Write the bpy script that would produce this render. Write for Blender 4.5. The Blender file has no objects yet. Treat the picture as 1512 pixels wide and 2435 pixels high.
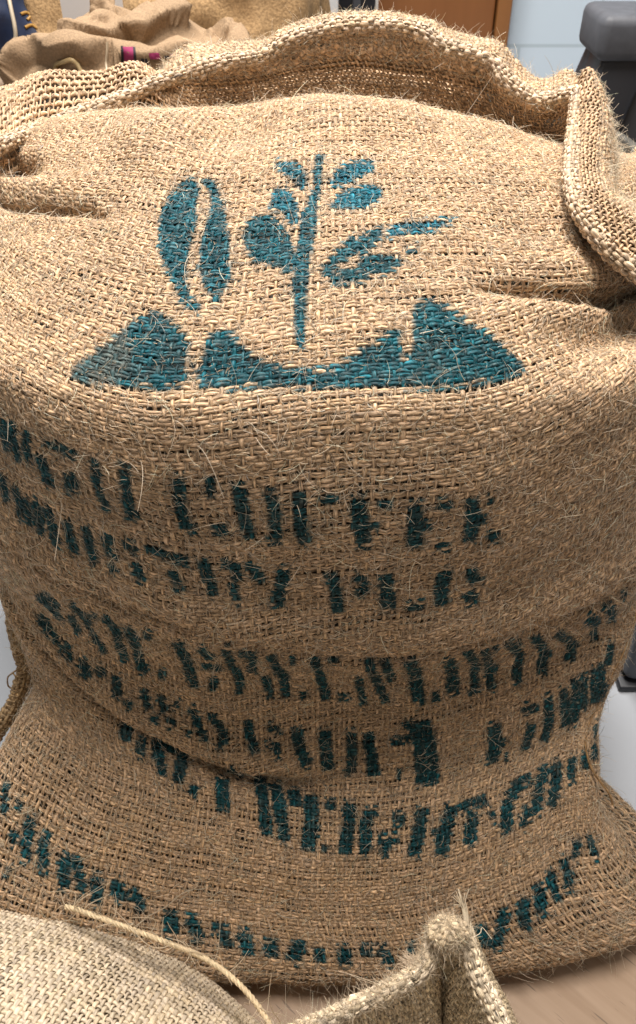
import bpy, math, random
import numpy as np

# ---------------------------------------------------------------- camera, world, lights
S = bpy.context.scene
COL = S.collection
cam_d = bpy.data.cameras.new("camera"); cam = bpy.data.objects.new("camera", cam_d); COL.objects.link(cam)
cam.location = (0, -0.60, 0.85); cam.rotation_euler = (math.radians(50), 0, 0)
cam_d.sensor_fit = 'VERTICAL'; cam_d.sensor_height = 36; cam_d.lens = 29.95
cam_d.clip_start = 0.01; cam_d.clip_end = 50
cam_d.dof.use_dof = True; cam_d.dof.focus_distance = 0.63; cam_d.dof.aperture_fstop = 16
S.camera = cam
W = bpy.data.worlds.new("World"); S.world = W; W.use_nodes = True
W.node_tree.nodes["Background"].inputs[0].default_value = (1.0, 0.94, 0.88, 1)
W.node_tree.nodes["Background"].inputs[1].default_value = 0.23
def area(name, loc, target, size, power, col):
    l = bpy.data.lights.new(name, 'AREA'); l.shape = 'RECTANGLE'; l.size, l.size_y = size; l.energy = power; l.color = col
    o = bpy.data.objects.new(name, l); COL.objects.link(o); o.location = loc
    d = np.array(target, float) - np.array(loc, float)
    import mathutils
    o.rotation_euler = mathutils.Vector(d).to_track_quat('-Z', 'Y').to_euler()
    return o
area("ceiling_lamp", (-0.25, 0.88, 2.35), (0, 0, 0.4), (1.2, 0.40), 86, (1.0, 0.955, 0.91))
area("ceiling_lamp_rear", (0.3, 2.0, 2.6), (0.2, 2.2, 0), (1.5, 0.5), 6, (1.0, 0.96, 0.92))
area("ceiling_lamp_near", (0.15, 0.06, 2.40), (0, 0, 0.2), (1.0, 0.30), 56, (1.0, 0.92, 0.85))
area("ceiling_lamp_front", (-0.9, -1.9, 2.3), (0, 0, 0.2), (1.4, 0.5), 6, (1.0, 0.93, 0.85))
S.view_settings.view_transform = 'Standard'; S.view_settings.look = 'None'
S.view_settings.exposure = 0; S.view_settings.gamma = 1
S.cycles.max_bounces = 8; S.cycles.diffuse_bounces = 4

# ---------------------------------------------------------------- numeric helpers
#GEO-BEGIN
F_, H_, CY_ = 2026.0, 0.85, -0.60
def vnoise(x, y, z=0.0, seed=0):
    """smooth value noise in about -1..1"""
    x, y, z = np.broadcast_arrays(np.asarray(x, float), np.asarray(y, float), np.asarray(z, float))
    xi, yi, zi = np.floor(x).astype(np.int64), np.floor(y).astype(np.int64), np.floor(z).astype(np.int64)
    fx, fy, fz = x - xi, y - yi, z - zi
    fx, fy, fz = [f * f * (3 - 2 * f) for f in (fx, fy, fz)]
    def h(a, b, c):
        n = (a * 73856093) ^ (b * 19349663) ^ (c * 83492791) ^ (seed * 2654435)
        n = (n ^ (n >> 13)) * 1274126177 & 0x7fffffff
        n = (n ^ (n >> 15)) * 2246822519 & 0x7fffffff
        return (n & 0xffff) / 32767.5 - 1
    r = 0
    for a in (0, 1):
        for b in (0, 1):
            for c in (0, 1):
                w = (fx if a else 1 - fx) * (fy if b else 1 - fy) * (fz if c else 1 - fz)
                r = r + w * h(xi + a, yi + b, zi + c)
    return r
def fbm(x, y, z=0.0, seed=0, o=3):
    return sum(vnoise(x * 2 ** k, y * 2 ** k, z * 2 ** k, seed + k) / 2 ** k for k in range(o))
def cat_interp(K, t):
    """catmull-rom through rows of K at float positions t"""
    K = np.asarray(K, float); n = len(K)
    i = np.clip(np.floor(t).astype(int), 0, n - 2); f = (t - i)
    sh = (-1,) + (1,) * (K.ndim - 1)
    f = f.reshape(sh)
    p0, p1, p2, p3 = K[np.clip(i - 1, 0, n - 1)], K[i], K[i + 1], K[np.clip(i + 2, 0, n - 1)]
    return 0.5 * (2 * p1 + (p2 - p0) * f + (2 * p0 - 5 * p1 + 4 * p2 - p3) * f ** 2 + (3 * p1 - p0 - 3 * p2 + p3) * f ** 3)
def resample(K, n):
    """polyline through K -> n evenly spaced points"""
    K = np.asarray(K, float); D = cat_interp(K, np.linspace(0, len(K) - 1, len(K) * 24))
    s = np.r_[0, np.cumsum(np.linalg.norm(np.diff(D[:, :3], axis=0), axis=1))]
    return np.stack([np.interp(np.linspace(0, s[-1], n), s, D[:, k]) for k in range(D.shape[1])], 1)
def normals(P, closed=False):
    if closed:
        du = np.roll(P, -1, 1) - np.roll(P, 1, 1)
    else:
        du = np.gradient(P, axis=1)
    dv = np.gradient(P, axis=0)
    n = np.cross(du, dv); return n / (np.linalg.norm(n, axis=-1, keepdims=True) + 1e-12)

# The filled sack: horizontal rings of the tube of cloth, listed from the underside up to the tied-off seam line.
#  y_front z_front  xc    aL    aR   y_side y_back  zL     zR    n
LEV = [
 (-.120, .004, .00, .20, .20, .00, .16, .000, .000, 2.2),
 (-.212, .003, .00, .31, .30, -.12, .26, .000, .000, 2.2),
 (-.264, .004, .01, .370, .335, -.17, .22, .002, .002, 2.25),
 (-.284, .028, .01, .385, .350, -.18, .22, .022, .012, 2.3),
 (-.270, .050, .01, .352, .292, -.185, .23, .042, .022, 2.4),
 (-.241, .0765,.00, .316, .270, -.155, .24, .056, .032, 2.3),
 (-.212, .1135,.00, .285, .270, -.115, .26, .064, .036, 2.2),
 (-.182, .1368,.00, .268, .272, -.085,.26, .070, .038, 2.2),
 (-.155, .1520,.00, .280, .290, -.05,.27, .074, .040, 2.2),
 (-.146, .1680,.00, .284, .298, -.04,.27, .080, .044, 2.2),
 (-.131, .2150,.00, .292, .304, -.03,.27, .078, .040, 2.2),
 (-.126, .2480,.00, .288, .296, -.02, .27, .074, .036, 2.2),
 (-.129, .2700,.00, .292, .299, -.015, .27, .070, .034, 2.2),
 (-.133, .2850,.00, .295, .301, -.01, .275,.066, .032, 2.2),
 (-.141, .3120,.00, .298, .302, .00,.28, .062, .030, 2.2),
 (-.149, .3491,.00, .300, .302, .015,.29, .056, .026, 2.2),
 (-.154, .3838,.00, .300, .302, .03,.30, .050, .022, 2.2),
 (-.155, .4446,.00, .298, .300, .055, .31, .040, .014, 2.3),
 (-.150, .4973,.00, .300, .300, .085, .32, .020, .002, 2.4),
 (-.135, .5379,.00, .300, .298, .11, .33, .002,-.006, 2.6),
 (-.118, .5529,.00, .298, .296, .13, .335,-.004,-.008, 2.6),
 (-.085, .5721,.00, .295, .294, .15, .34,-.010,-.012, 2.5),
 (-.045, .5895,.00, .292, .292, .17, .345,-.014,-.014, 2.3),
 ( .000, .6073,.00, .290, .290, .19, .345,-.020,-.016, 2.2),
 ( .050, .6230,.00, .288, .290, .21, .345,-.028,-.020, 2.1),
 ( .100, .6384,.00, .290, .290, .23, .345,-.030,-.040, 2.0),
 ( .145, .6480,.00, .290, .288, .245,.345,-.030,-.062, 2.0),
 ( .180, .6500,.00, .290, .286, .255,.34,-.032,-.078, 2.0),
 ( .215, .6420,.00, .288, .284, .262,.33,-.032,-.084, 2.0),
 ( .245, .6200,.00, .276, .282, .270,.315,-.030,-.074, 2.0),
 ( .262, .5950,.00, .274, .280, .275,.295,-.020,-.060, 2.0),
]
PITCH_U, PITCH_V, NU = 0.0052, 0.0062, 284
RU, RV = 256 / NU, 0.0062 / 0.0070     # fold positions are written for a 256-thread tube
def body_grid():
    L = np.array(LEV); d = cat_interp(L, np.linspace(0, len(L) - 1, 1200))
    s = np.r_[0, np.cumsum(np.hypot(np.diff(d[:, 0]), np.diff(d[:, 1])))]
    nv = int(round(s[-1] / PITCH_V)); q = np.linspace(0, s[-1], nv)
    R = np.stack([np.interp(q, s, d[:, k]) for k in range(L.shape[1])], 1)
    P = np.zeros((nv, NU, 3)); h = NU // 4
    ph = np.linspace(0, math.pi / 2, 90)
    for j, (yf, zf, xc, aL, aR, ys, yb, zL, zR, n) in enumerate(R):
        def quad(a, ye):
            x = a * np.sin(ph) ** (2 / (n if ye < ys or zf > .25 else 1.15 + 3.4 * max(zf, 0))); y = ys + (ye - ys) * np.clip(np.cos(ph), 0, 1) ** (2 / (n if ye < ys or zf > .25 else 1.15 + 3.4 * max(zf, 0)))
            t = np.r_[0, np.cumsum(np.hypot(np.diff(x), np.diff(y)))]; qq = np.linspace(0, t[-1], h + 1)
            return np.interp(qq, t, x), np.interp(qq, t, y)
        # index 0 = back centre, h = left side, 2h = front centre, 3h = right side
        for (a, ye, zz, lo, sg, rev) in ((aL, yb, zL, 0, -1, 0), (aL, yf, zL, h, -1, 1), (aR, yf, zR, 2 * h, 1, 0), (aR, yb, zR, 3 * h, 1, 1)):
            x, y = quad(a, ye)
            if rev: x, y = x[::-1], y[::-1]
            P[j, lo:lo + h, 0] = (xc + sg * x)[:-1]; P[j, lo:lo + h, 1] = y[:-1]
            P[j, lo:lo + h, 2] = (zf + zz * (np.abs(x) / a) ** 2)[:-1]
    return P
# folds: (kind, points [(u, v)...] in thread counts, depth m, half-width in threads)
FOLDS = [
 ('o', [(72, 78.9, .3), (82, 80.4, .6), (92.4, 80.7, .9), (104, 80.9, 1), (119.7, 79.1, 1), (136, 76.4, 1), (152.8, 76.8, 1), (162, 76.5, .9), (173, 74.4, .7), (190, 73.9, .3)], .026, 3.0, 2.4),
 ('o', [(72, 62.7, .2), (77, 60.2, .5), (84.4, 56.5, .7), (93.5, 54.8, 1), (102.5, 53.6, 1.1), (111.4, 51.7, 1.2), (123.7, 50.7, .7), (133, 50.4, .1)], .028, 2.6, 2.0),
 ('v', [(82, 86.2, 0), (90, 85.7, .8), (98, 85.3, 1), (106, 83.3, .5), (112, 81.7, 0)], -.005, 2.0, 0),
 ('v', [(140, 48.5, 0), (150, 48.2, .8), (165, 49, 1), (175, 50, .4)], -.004, 2.6, 0),
 ('b', [(103, 148.0)], .012, 8, 6), ('b', [(114, 151)], -.020, 6.5, 7), ('b', [(136, 153)], .006, 14, 7),
 ('v', [(68, 138, 1), (74, 139.5, 1), (80, 140.5, .9), (86, 140.5, 0)], -.020, 2.2, 0),
 ('v', [(70, 136, .8), (82, 137, 1), (95, 137, .8), (105, 137, 0)], .008, 3.0, 0),
 ('o', [(72, 130, .4), (80, 131.5, 1), (88.7, 133.4, 1), (97.1, 133.3, .8), (103, 131.5, 0)], .018, 2.6, 2.2),
 ('o', [(144, 122.5, 0), (148.2, 122.1, .5), (154.9, 121.2, 1), (161, 120.4, 1.2), (168, 119.4, 1.4), (178, 117, 1.4)], .038, 3.0, 2.6),
 ('b', [(165, 115.5)], -.032, 12, 3.8), ('b', [(88, 129.5)], -.008, 10, 3),
 ('v', [(163, 142, .4), (164.5, 134, 1), (163.5, 127, .8), (166, 123, 0)], -.008, 2.0, 0),
]
def apply_folds(P):
    nv, nu = P.shape[:2]; N = normals(P, True)
    U, V = np.meshgrid(np.arange(nu) * RU, np.arange(nv) * RV); D = np.zeros((nv, nu))
    dz = np.zeros((nv, nu))
    for (kind, pts, amp, wid, wid2) in FOLDS:
        pts = np.array(pts, float)
        if kind == 'b':                                 # round bump / dent
            (u0, v0), = pts[:, :2]
            D += amp * np.exp(-((U - u0) / wid) ** 2 - ((V - v0) / wid2) ** 2)
        else:
            # nearest point on the polyline, signed across it
            best = np.full((nv, nu), 1e9); sgn = np.zeros((nv, nu)); tt = np.zeros((nv, nu))
            seg = len(pts) - 1
            for k in range(seg):
                a, b = pts[k, :2], pts[k + 1, :2]; ab = b - a
                t = np.clip(((U - a[0]) * ab[0] + (V - a[1]) * ab[1]) / (ab @ ab), 0, 1)
                dx, dy = U - a[0] - t * ab[0], V - a[1] - t * ab[1]; r = np.hypot(dx, dy)
                side = np.sign(ab[0] * dy - ab[1] * dx)
                m = r < best; best[m] = r[m]; sgn[m] = side[m]; tt[m] = ((k + t) / seg)[m]
            env = np.clip(np.sin(np.clip(tt, 0, 1) * math.pi), 0, 1) ** 0.6
            if pts.shape[1] > 2:
                env = np.interp(tt, np.linspace(0, 1, len(pts)), pts[:, 2])
            x = best * sgn                               # >0 above the line (v larger) when drawn left to right
            if kind == 'v': D += amp * env * np.exp(-(x / wid) ** 2)
            if kind == 'o':                              # overhang: cloth above bulges out and hangs over the line
                D += amp * env * (0.34 * np.exp(-((x - 3.6) / wid) ** 2) + 0.16 * np.exp(-((x + 3.4) / wid2) ** 2) - 0.85 * np.exp(-((x - 0.1) / np.where(x > 0.1, 0.8, 1.3)) ** 2))
                dz -= 0.42 * amp * env * np.exp(-((x - 2.0) / np.where(x > 2.0, 6.0, 0.9)) ** 2)
    D += 0.0022 * fbm(U / 17.0, V / 12.0, seed=5) + 0.0010 * vnoise(U / 5.0, V / 5.0, seed=9)
    D *= np.clip((P[..., 2] - 0.0) / 0.03, 0, 1)
    P0 = P; P = P + N * D[..., None]; P[..., 2] += dz
    P[..., 2] = np.maximum(P[..., 2], 0.003)
    # let the threads slide so that the weave keeps its spacing over the folds
    ratio = np.linalg.norm(np.diff(P, axis=0), axis=-1) / (np.linalg.norm(np.diff(P0, axis=0), axis=-1) + 1e-9)
    ratio = 1 + (np.clip(ratio, .4, 6) - 1) * np.clip((np.arange(nv - 1)[:, None] * RV - 40) / 6, 0, 1)
    ratio = sum(np.roll(ratio, k, 1) for k in range(-5, 6)) / 11
    cs = np.concatenate([np.zeros((1, nu)), np.cumsum(ratio, 0)]); n2 = int(round(np.mean(cs[-1, nu // 3:2 * nu // 3]))) + 1
    out = np.zeros((n2, nu, 3))
    for i in range(nu):
        q = np.linspace(0, cs[-1, i], n2)
        for k in range(3): out[:, i, k] = np.interp(q, cs[:, i], P[:, i, k])
    return out
def at(px, py, dist):
    """point seen at (px, py) of the 1512 x 2435 photograph, dist metres in front of the camera along the floor"""
    c, s_ = math.cos(math.radians(40)), math.sin(math.radians(40)); X, Y = px - 756.0, 1217.5 - py
    d = np.array([X, F_ * c + Y * s_, -F_ * s_ + Y * c]); return np.array([0, CY_, H_]) + d * (dist / d[1])
def atz(px, py, z):
    """point of height z seen at (px, py)"""
    c, s_ = math.cos(math.radians(40)), math.sin(math.radians(40)); X, Y = px - 756.0, 1217.5 - py
    d = np.array([X, F_ * c + Y * s_, -F_ * s_ + Y * c]); return np.array([0, CY_, H_]) + d * ((z - H_) / d[2])
#GEO-END

rng = np.random.default_rng(7)

def mesh_obj(name, V, Fc, mat, parent=None, col=None, uv=None, smooth=True):
    """V (n,3), Fc (m,4) quads; optional per-vertex colour and per-vertex uv"""
    me = bpy.data.meshes.new(name); V = np.ascontiguousarray(V, np.float32); Fc = np.ascontiguousarray(Fc, np.int32)
    k = Fc.shape[1]
    me.vertices.add(len(V)); me.vertices.foreach_set("co", V.ravel())
    me.loops.add(Fc.size); me.loops.foreach_set("vertex_index", Fc.ravel())
    me.polygons.add(len(Fc)); me.polygons.foreach_set("loop_start", np.arange(len(Fc), dtype=np.int32) * k)
    me.polygons.foreach_set("loop_total", np.full(len(Fc), k, np.int32))
    me.polygons.foreach_set("use_smooth", np.full(len(Fc), smooth))
    me.update(calc_edges=True)
    if col is not None:
        a = me.color_attributes.new("Col", 'FLOAT_COLOR', 'POINT')
        c = np.ones((len(V), 4), np.float32); c[:, :col.shape[1]] = col; a.data.foreach_set("color", c.ravel())
    if uv is not None:
        l = me.uv_layers.new(name="yarn"); l.data.foreach_set("uv", np.ascontiguousarray(uv[Fc.ravel()], np.float32).ravel())
    me.materials.append(mat)
    o = bpy.data.objects.new(name, me); COL.objects.link(o)
    if parent is not None: o.parent = parent
    return o

def grid_faces(nv, nu, closed=False):
    j, i = np.meshgrid(np.arange(nv - 1), np.arange(nu if closed else nu - 1), indexing='ij')
    i2 = (i + 1) % nu
    return np.stack([j * nu + i, j * nu + i2, (j + 1) * nu + i2, (j + 1) * nu + i], -1).reshape(-1, 4)

def tag(o, label, cat, group=None, kind=None):
    if label: o["label"] = label
    if cat: o["category"] = cat
    if group: o["group"] = group
    if kind: o["kind"] = kind
    return o
def empty(name, loc=(0, 0, 0)):
    o = bpy.data.objects.new(name, None); COL.objects.link(o); o.location = loc; o.empty_display_size = .05
    return o

# ---- yarns
def path_yarns(Q, Nn, B, rw, rn, nside, alive=None):
    """Q (k,m,3) centre lines, Nn/B frames, rw/rn (k,m) radii -> verts, quads, (k,m,nside) layout"""
    k, m = Q.shape[:2]
    a = np.arange(nside) / nside * 2 * math.pi
    V = Q[:, :, None] + B[:, :, None] * (np.cos(a)[None, None, :, None] * rw[:, :, None, None]) + Nn[:, :, None] * (np.sin(a)[None, None, :, None] * rn[:, :, None, None])
    idx = np.arange(k * m * nside).reshape(k, m, nside)
    n2 = np.roll(idx, -1, 2)
    q = np.stack([idx[:, :-1], n2[:, :-1], n2[:, 1:], idx[:, 1:]], -1)
    if alive is not None: q = q[alive[:, :-1] & alive[:, 1:]]
    return V.reshape(-1, 3), q.reshape(-1, 4)

def upsample(A, sub):
    """along axis 1, catmull-rom"""
    n = A.shape[1]; t = np.linspace(0, n - 1, (n - 1) * sub + 1)
    i = np.clip(t.astype(int), 0, n - 2); f = (t - i)[None, :, None]
    if A.ndim == 2: A = A[..., None]; sq = True
    else: sq = False
    p0, p1, p2, p3 = A[:, np.clip(i - 1, 0, n - 1)], A[:, i], A[:, i + 1], A[:, np.clip(i + 2, 0, n - 1)]
    r = 0.5 * (2 * p1 + (p2 - p0) * f + (2 * p0 - 5 * p1 + 4 * p2 - p3) * f ** 2 + (3 * p1 - p0 - 3 * p2 + p3) * f ** 3)
    return r[..., 0] if sq else r

def weave(P, closed=False, pu=PITCH_U, pv=PITCH_V, warp_w=0.30, weft_w=0.41, h=0.0009, strands=2, sub=3, nside=5,
          seed=1, base=(0.505, 0.345, 0.208), ink=None, var=0.10, u0=0.0, v0=0.0, jit=0.12, adapt=False, wmul=None):
    """real over-and-under yarns through the crossing points P (nv,nu,3)"""
    r = np.random.default_rng(seed)
    if closed: P = np.concatenate([P, P[:, :1]], 1)
    nv, nu = P.shape[:2]; N = normals(P)
    # uneven spacing of the threads
    du = np.gradient(P, axis=1); dv = np.gradient(P, axis=0); duu, dvu = du, dv
    J, I = np.meshgrid(np.arange(nv), np.arange(nu), indexing='ij')
    ju = jit * (vnoise(I * 0.9, J * 0.06, seed=seed + 20) + 0.7 * vnoise(I * 0.8, J * 0.3, seed=seed + 21))
    jv = jit * 1.1 * (vnoise(J * 0.9, I * 0.05, seed=seed + 22) + 0.7 * vnoise(J * 0.8, I * 0.25, seed=seed + 23))
    if closed: ju[:, -1] = ju[:, 0]; jv[:, -1] = jv[:, 0]
    P = P + du * ju[..., None] + dv * jv[..., None]
    sg = np.where((I + J) % 2 == 0, 1.0, -1.0)
    out = []
    base = np.array(base)
    def fam(PP, NN, SG, uu, vv, pitch, width, ns, fid, radial):
        # PP (k,m,3): k yarns with m crossings each
        k, m = PP.shape[:2]
        Q = upsample(PP, sub); Nn = upsample(NN, sub); Nn /= np.linalg.norm(Nn, axis=-1, keepdims=True) + 1e-12
        M = Q.shape[1]; t = np.linspace(0, m - 1, M)
        par = np.cos(math.pi * t)[None] * SG[:, :1]
        T = np.gradient(Q, axis=1); T /= np.linalg.norm(T, axis=-1, keepdims=True) + 1e-12
        B = np.cross(T, Nn)
        th = 1 + 0.16 * r.standard_normal((k, 1)) * 0.7
        slub = 1 + 0.34 * vnoise(t[None] * 0.23, np.arange(k)[:, None] * 7.3, seed=seed + fid) + 0.20 * vnoise(t[None] * 0.9, np.arange(k)[:, None] * 3.3, seed=seed + fid + 1)
        rad = pitch * width * th * slub
        if adapt:
            lg = np.linalg.norm(dvu if fid == 200 else duu, axis=-1); lg = lg if fid == 200 else np.swapaxes(lg, 0, 1)[:k]
            rad = rad * np.clip(upsample(lg, sub) / pitch, .45, 2.8)
            if wmul is not None: rad = rad * upsample(wmul if fid == 200 else wmul.T[:k], sub)
        U, Vv = upsample(uu, sub), upsample(vv, sub)
        for s_ in range(ns):
            if ns == 1: off = 0 * rad; rw = rad; rn = rad * 0.55
            else:
                sgn = 1 if s_ else -1
                tw = 0.12 * vnoise(t[None] * 0.5, np.arange(k)[:, None] * 5.1 + s_ * 40, seed=seed + 60)
                off = sgn * rad * (0.50 + tw); rw = rad * 0.58; rn = rad * 0.40
            hh = h * (1.15 if fid == 100 else 0.85)
            wob = 0.18 * h * vnoise(t[None] * 0.8, np.arange(k)[:, None] * 9.7 + s_ * 30, seed=seed + 70)
            C = Q + Nn * ((par * hh + wob)[..., None]) + B * off[..., None]
            V, q = path_yarns(C, Nn, B, rw, rn, nside)
            bright = 1 + var * r.standard_normal((k, 1)) + 0.16 * vnoise(t[None] * 0.35, np.arange(k)[:, None] * 4.1 + s_ * 50, seed=seed + 80) \
                     + 0.12 * vnoise(t[None] * 1.1, np.arange(k)[:, None] * 6.7 + s_ * 55, seed=seed + 81)
            hue = 0.5 + 0.5 * vnoise(t[None] * 0.25, np.arange(k)[:, None] * 2.3 + s_ * 11, seed=seed + 82)
            c = base[None, None] * bright[..., None] * (1 + (hue[..., None] - 0.5) * np.array([0.02, -0.02, -0.16]))
            if ink is not None:
                wv, ic = ink(U, Vv + (off / PITCH_V if fid == 200 else 0), seed + s_)
                c = c * (1 - wv[..., None]) + ic * wv[..., None]
            c = np.clip(c, 0.003, 0.9)
            cc = np.repeat(c[:, :, None], nside, 2).reshape(-1, 3)
            ulen = np.broadcast_to(t[None] * pitch, (k, M)); rnd = r.random((k, 1)) * 60
            uvx = np.repeat((ulen + rnd)[..., None], nside, 2); uvy = np.broadcast_to(np.arange(nside) / nside, (k, M, nside)) + rnd[..., None]
            out.append((V, q, cc, np.stack([uvx, uvy], -1).reshape(-1, 2)))
    UU, VV = I + u0, J + v0
    Pn = P
    kk = nu - 1 if closed else nu
    t_ = lambda A: np.swapaxes(A, 0, 1)[:kk]
    fam(t_(P), t_(N), t_(sg), t_(UU.astype(float)), t_(VV.astype(float)), pu, warp_w, 1, 100, 0)
    fam(P, N, -sg, UU.astype(float), VV.astype(float), pv, weft_w, strands, 200, 0)
    o = 0; Vs, Qs, Cs, Us = [], [], [], []
    for V, q, c, u in out:
        Vs.append(V); Qs.append(q + o); Cs.append(c); Us.append(u); o += len(V)
    return np.concatenate(Vs), np.concatenate(Qs), np.concatenate(Cs), np.concatenate(Us)

def hairs(P, n, lmin, lmax, rad, seed=3, base=(0.78, 0.67, 0.52), ink=None, closed=False, lift=0.45, mask=None, curl=1.0, npt=5):
    """loose fibres standing off the surface P"""
    r = np.random.default_rng(seed)
    if closed: P = np.concatenate([P, P[:, :1]], 1)
    nv, nu = P.shape[:2]; N = normals(P)
    a, b = np.linalg.norm(np.diff(P, axis=1), axis=-1)[:-1], np.linalg.norm(np.diff(P, axis=0), axis=-1)[:, :-1]
    w = (a * b)
    if mask is not None: w = w * mask[:-1, :-1]
    cell = r.choice(w.size, n, p=(w / w.sum()).ravel()); j, i = cell // (nu - 1), cell % (nu - 1)
    fu, fv = r.random((2, n, 1))
    bl = lambda A: A[j, i] * (1 - fu) * (1 - fv) + A[j, i + 1] * fu * (1 - fv) + A[j + 1, i] * (1 - fu) * fv + A[j + 1, i + 1] * fu * fv
    p, nn = bl(P), bl(N); nn /= np.linalg.norm(nn, axis=1, keepdims=True)
    d = r.standard_normal((n, 3)); d -= nn * (d * nn).sum(1, keepdims=True); d /= np.linalg.norm(d, axis=1, keepdims=True)
    L = lmin + (lmax - lmin) * r.random((n, 1)) ** 3.0
    up = np.abs(r.normal(0, lift, (n, 1)))
    side = np.cross(nn, d); cv = r.normal(0, 1.0 * curl, (n, 1)); cn = r.normal(-0.5, 0.5 * curl, (n, 1))
    pts = []
    for q in range(npt):
        t = q / (npt - 1)
        pts.append(p + nn * 0.0012 + L * (d * t + nn * (up * t + cn * t * t * 0.6) + side * cv * t * t * 0.6))
    C = np.stack(pts, 1)
    # keep fibres from diving below the cloth
    hgt = ((C - p[:, None]) * nn[:, None]).sum(-1); C += nn[:, None] * np.clip(0.0014 - hgt, 0, None)[..., None]
    T = np.gradient(C, axis=1); T /= np.linalg.norm(T, axis=-1, keepdims=True) + 1e-12
    R0 = r.standard_normal((n, 1, 3)); A = np.cross(T, R0); A /= np.linalg.norm(A, axis=-1, keepdims=True) + 1e-12
    Bv = np.cross(T, A)
    rr = rad * (0.6 + 0.9 * r.random((n, 1))) * np.linspace(1, 0.45, npt)[None]
    V, q = path_yarns(C, A, Bv, rr, rr, 3)
    c = np.array(base)[None] * (1 + 0.22 * r.standard_normal((n, 1)))
    if ink is not None:
        U, Vv = (i[:, None] + fu), (j[:, None] + fv)
        wv, ic = ink(U, Vv, seed); wv = wv * (r.random((n, 1)) < 0.88); c = c * (1 - wv) + ic[:, 0] * wv * 1.25
    c = np.repeat(np.clip(c, 0.004, 0.9), npt * 3, 0)
    return V, q, c

def tube(K, rad, n=40, nside=8, smooth_pts=True):
    Q = resample(K, n) if smooth_pts else np.asarray(K, float)
    Q = Q[:, :3]
    T = np.gradient(Q, axis=0); T /= np.linalg.norm(T, axis=1, keepdims=True)
    A = np.zeros_like(T); a = np.cross(T[0], [0.3, 0.2, 1.0]); a /= np.linalg.norm(a)
    for k in range(len(T)):
        a = a - T[k] * (a @ T[k]); a /= np.linalg.norm(a); A[k] = a
    B = np.cross(T, A); rr = np.broadcast_to(rad, (len(Q),))[None]
    V, q = path_yarns(Q[None], A[None], B[None], rr, rr, nside)
    t = np.linspace(0, 1, len(Q)); L = np.linalg.norm(np.diff(Q, axis=0), axis=1).sum()
    uv = np.stack([np.repeat(t * L, nside), np.tile(np.arange(nside) / nside, len(Q))], 1)
    return V, q, uv, Q, T, A, B
def join(parts):
    o = 0; R = []
    Vs, Qs = [], []
    for V, q in parts: Vs.append(V); Qs.append(q + o); o += len(V)
    return np.concatenate(Vs), np.concatenate(Qs)

# ---------------------------------------------------------------- materials
def mat_new(name):
    m = bpy.data.materials.new(name); m.use_nodes = True; nt = m.node_tree; nt.nodes.clear()
    out = nt.nodes.new("ShaderNodeOutputMaterial"); b = nt.nodes.new("ShaderNodeBsdfPrincipled")
    nt.links.new(b.outputs[0], out.inputs[0]); return m, nt, b, out
def N_(nt, t, **k):
    n = nt.nodes.new(t)
    for a, v in k.items(): setattr(n, a, v)
    return n
def jute_mat(name, trans=0.12, contrast=0.9, sc=(60, 7)):
    m, nt, b, out = mat_new(name); L = nt.links.new
    col = N_(nt, "ShaderNodeVertexColor", layer_name="Col")
    uv = N_(nt, "ShaderNodeUVMap", uv_map="yarn"); mp = N_(nt, "ShaderNodeMapping"); mp.inputs["Scale"].default_value = (sc[0] * 3.0, sc[1], 1)
    nz = N_(nt, "ShaderNodeTexNoise"); nz.inputs["Scale"].default_value = 1.0; nz.inputs["Detail"].default_value = 3
    nz.inputs["Distortion"].default_value = 0.6
    L(uv.outputs[0], mp.inputs[0]); L(mp.outputs[0], nz.inputs[0])
    rp = N_(nt, "ShaderNodeMapRange"); rp.inputs[1].default_value = 0.3; rp.inputs[2].default_value = 0.7
    rp.inputs[3].default_value = 1 - contrast; rp.inputs[4].default_value = 1 + contrast * 0.8
    L(nz.outputs[0], rp.inputs[0])
    mx = N_(nt, "ShaderNodeMixRGB", blend_type='MULTIPLY'); mx.inputs[0].default_value = 1
    L(col.outputs[0], mx.inputs[1]); L(rp.outputs[0], mx.inputs[2]); L(mx.outputs[0], b.inputs["Base Color"])
    b.inputs["Roughness"].default_value = 0.62; b.inputs["Specular IOR Level"].default_value = 0.30
    bp = N_(nt, "ShaderNodeBump"); bp.inputs["Strength"].default_value = 0.6; bp.inputs["Distance"].default_value = 0.0006
    L(nz.outputs[0], bp.inputs["Height"]); L(bp.outputs[0], b.inputs["Normal"])
    tr = N_(nt, "ShaderNodeBsdfTranslucent"); ms = N_(nt, "ShaderNodeMixShader"); ms.inputs[0].default_value = trans
    L(mx.outputs[0], tr.inputs[0]); L(b.outputs[0], ms.inputs[1]); L(tr.outputs[0], ms.inputs[2]); L(ms.outputs[0], out.inputs[0])
    return m
def fibre_mat(name, trans=0.35):
    m, nt, b, out = mat_new(name); L = nt.links.new
    col = N_(nt, "ShaderNodeVertexColor", layer_name="Col"); L(col.outputs[0], b.inputs["Base Color"])
    b.inputs["Roughness"].default_value = 0.4; b.inputs["Specular IOR Level"].default_value = 0.5
    tr = N_(nt, "ShaderNodeBsdfTranslucent"); ms = N_(nt, "ShaderNodeMixShader"); ms.inputs[0].default_value = trans
    L(col.outputs[0], tr.inputs[0]); L(b.outputs[0], ms.inputs[1]); L(tr.outputs[0], ms.inputs[2]); L(ms.outputs[0], out.inputs[0])
    return m
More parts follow.
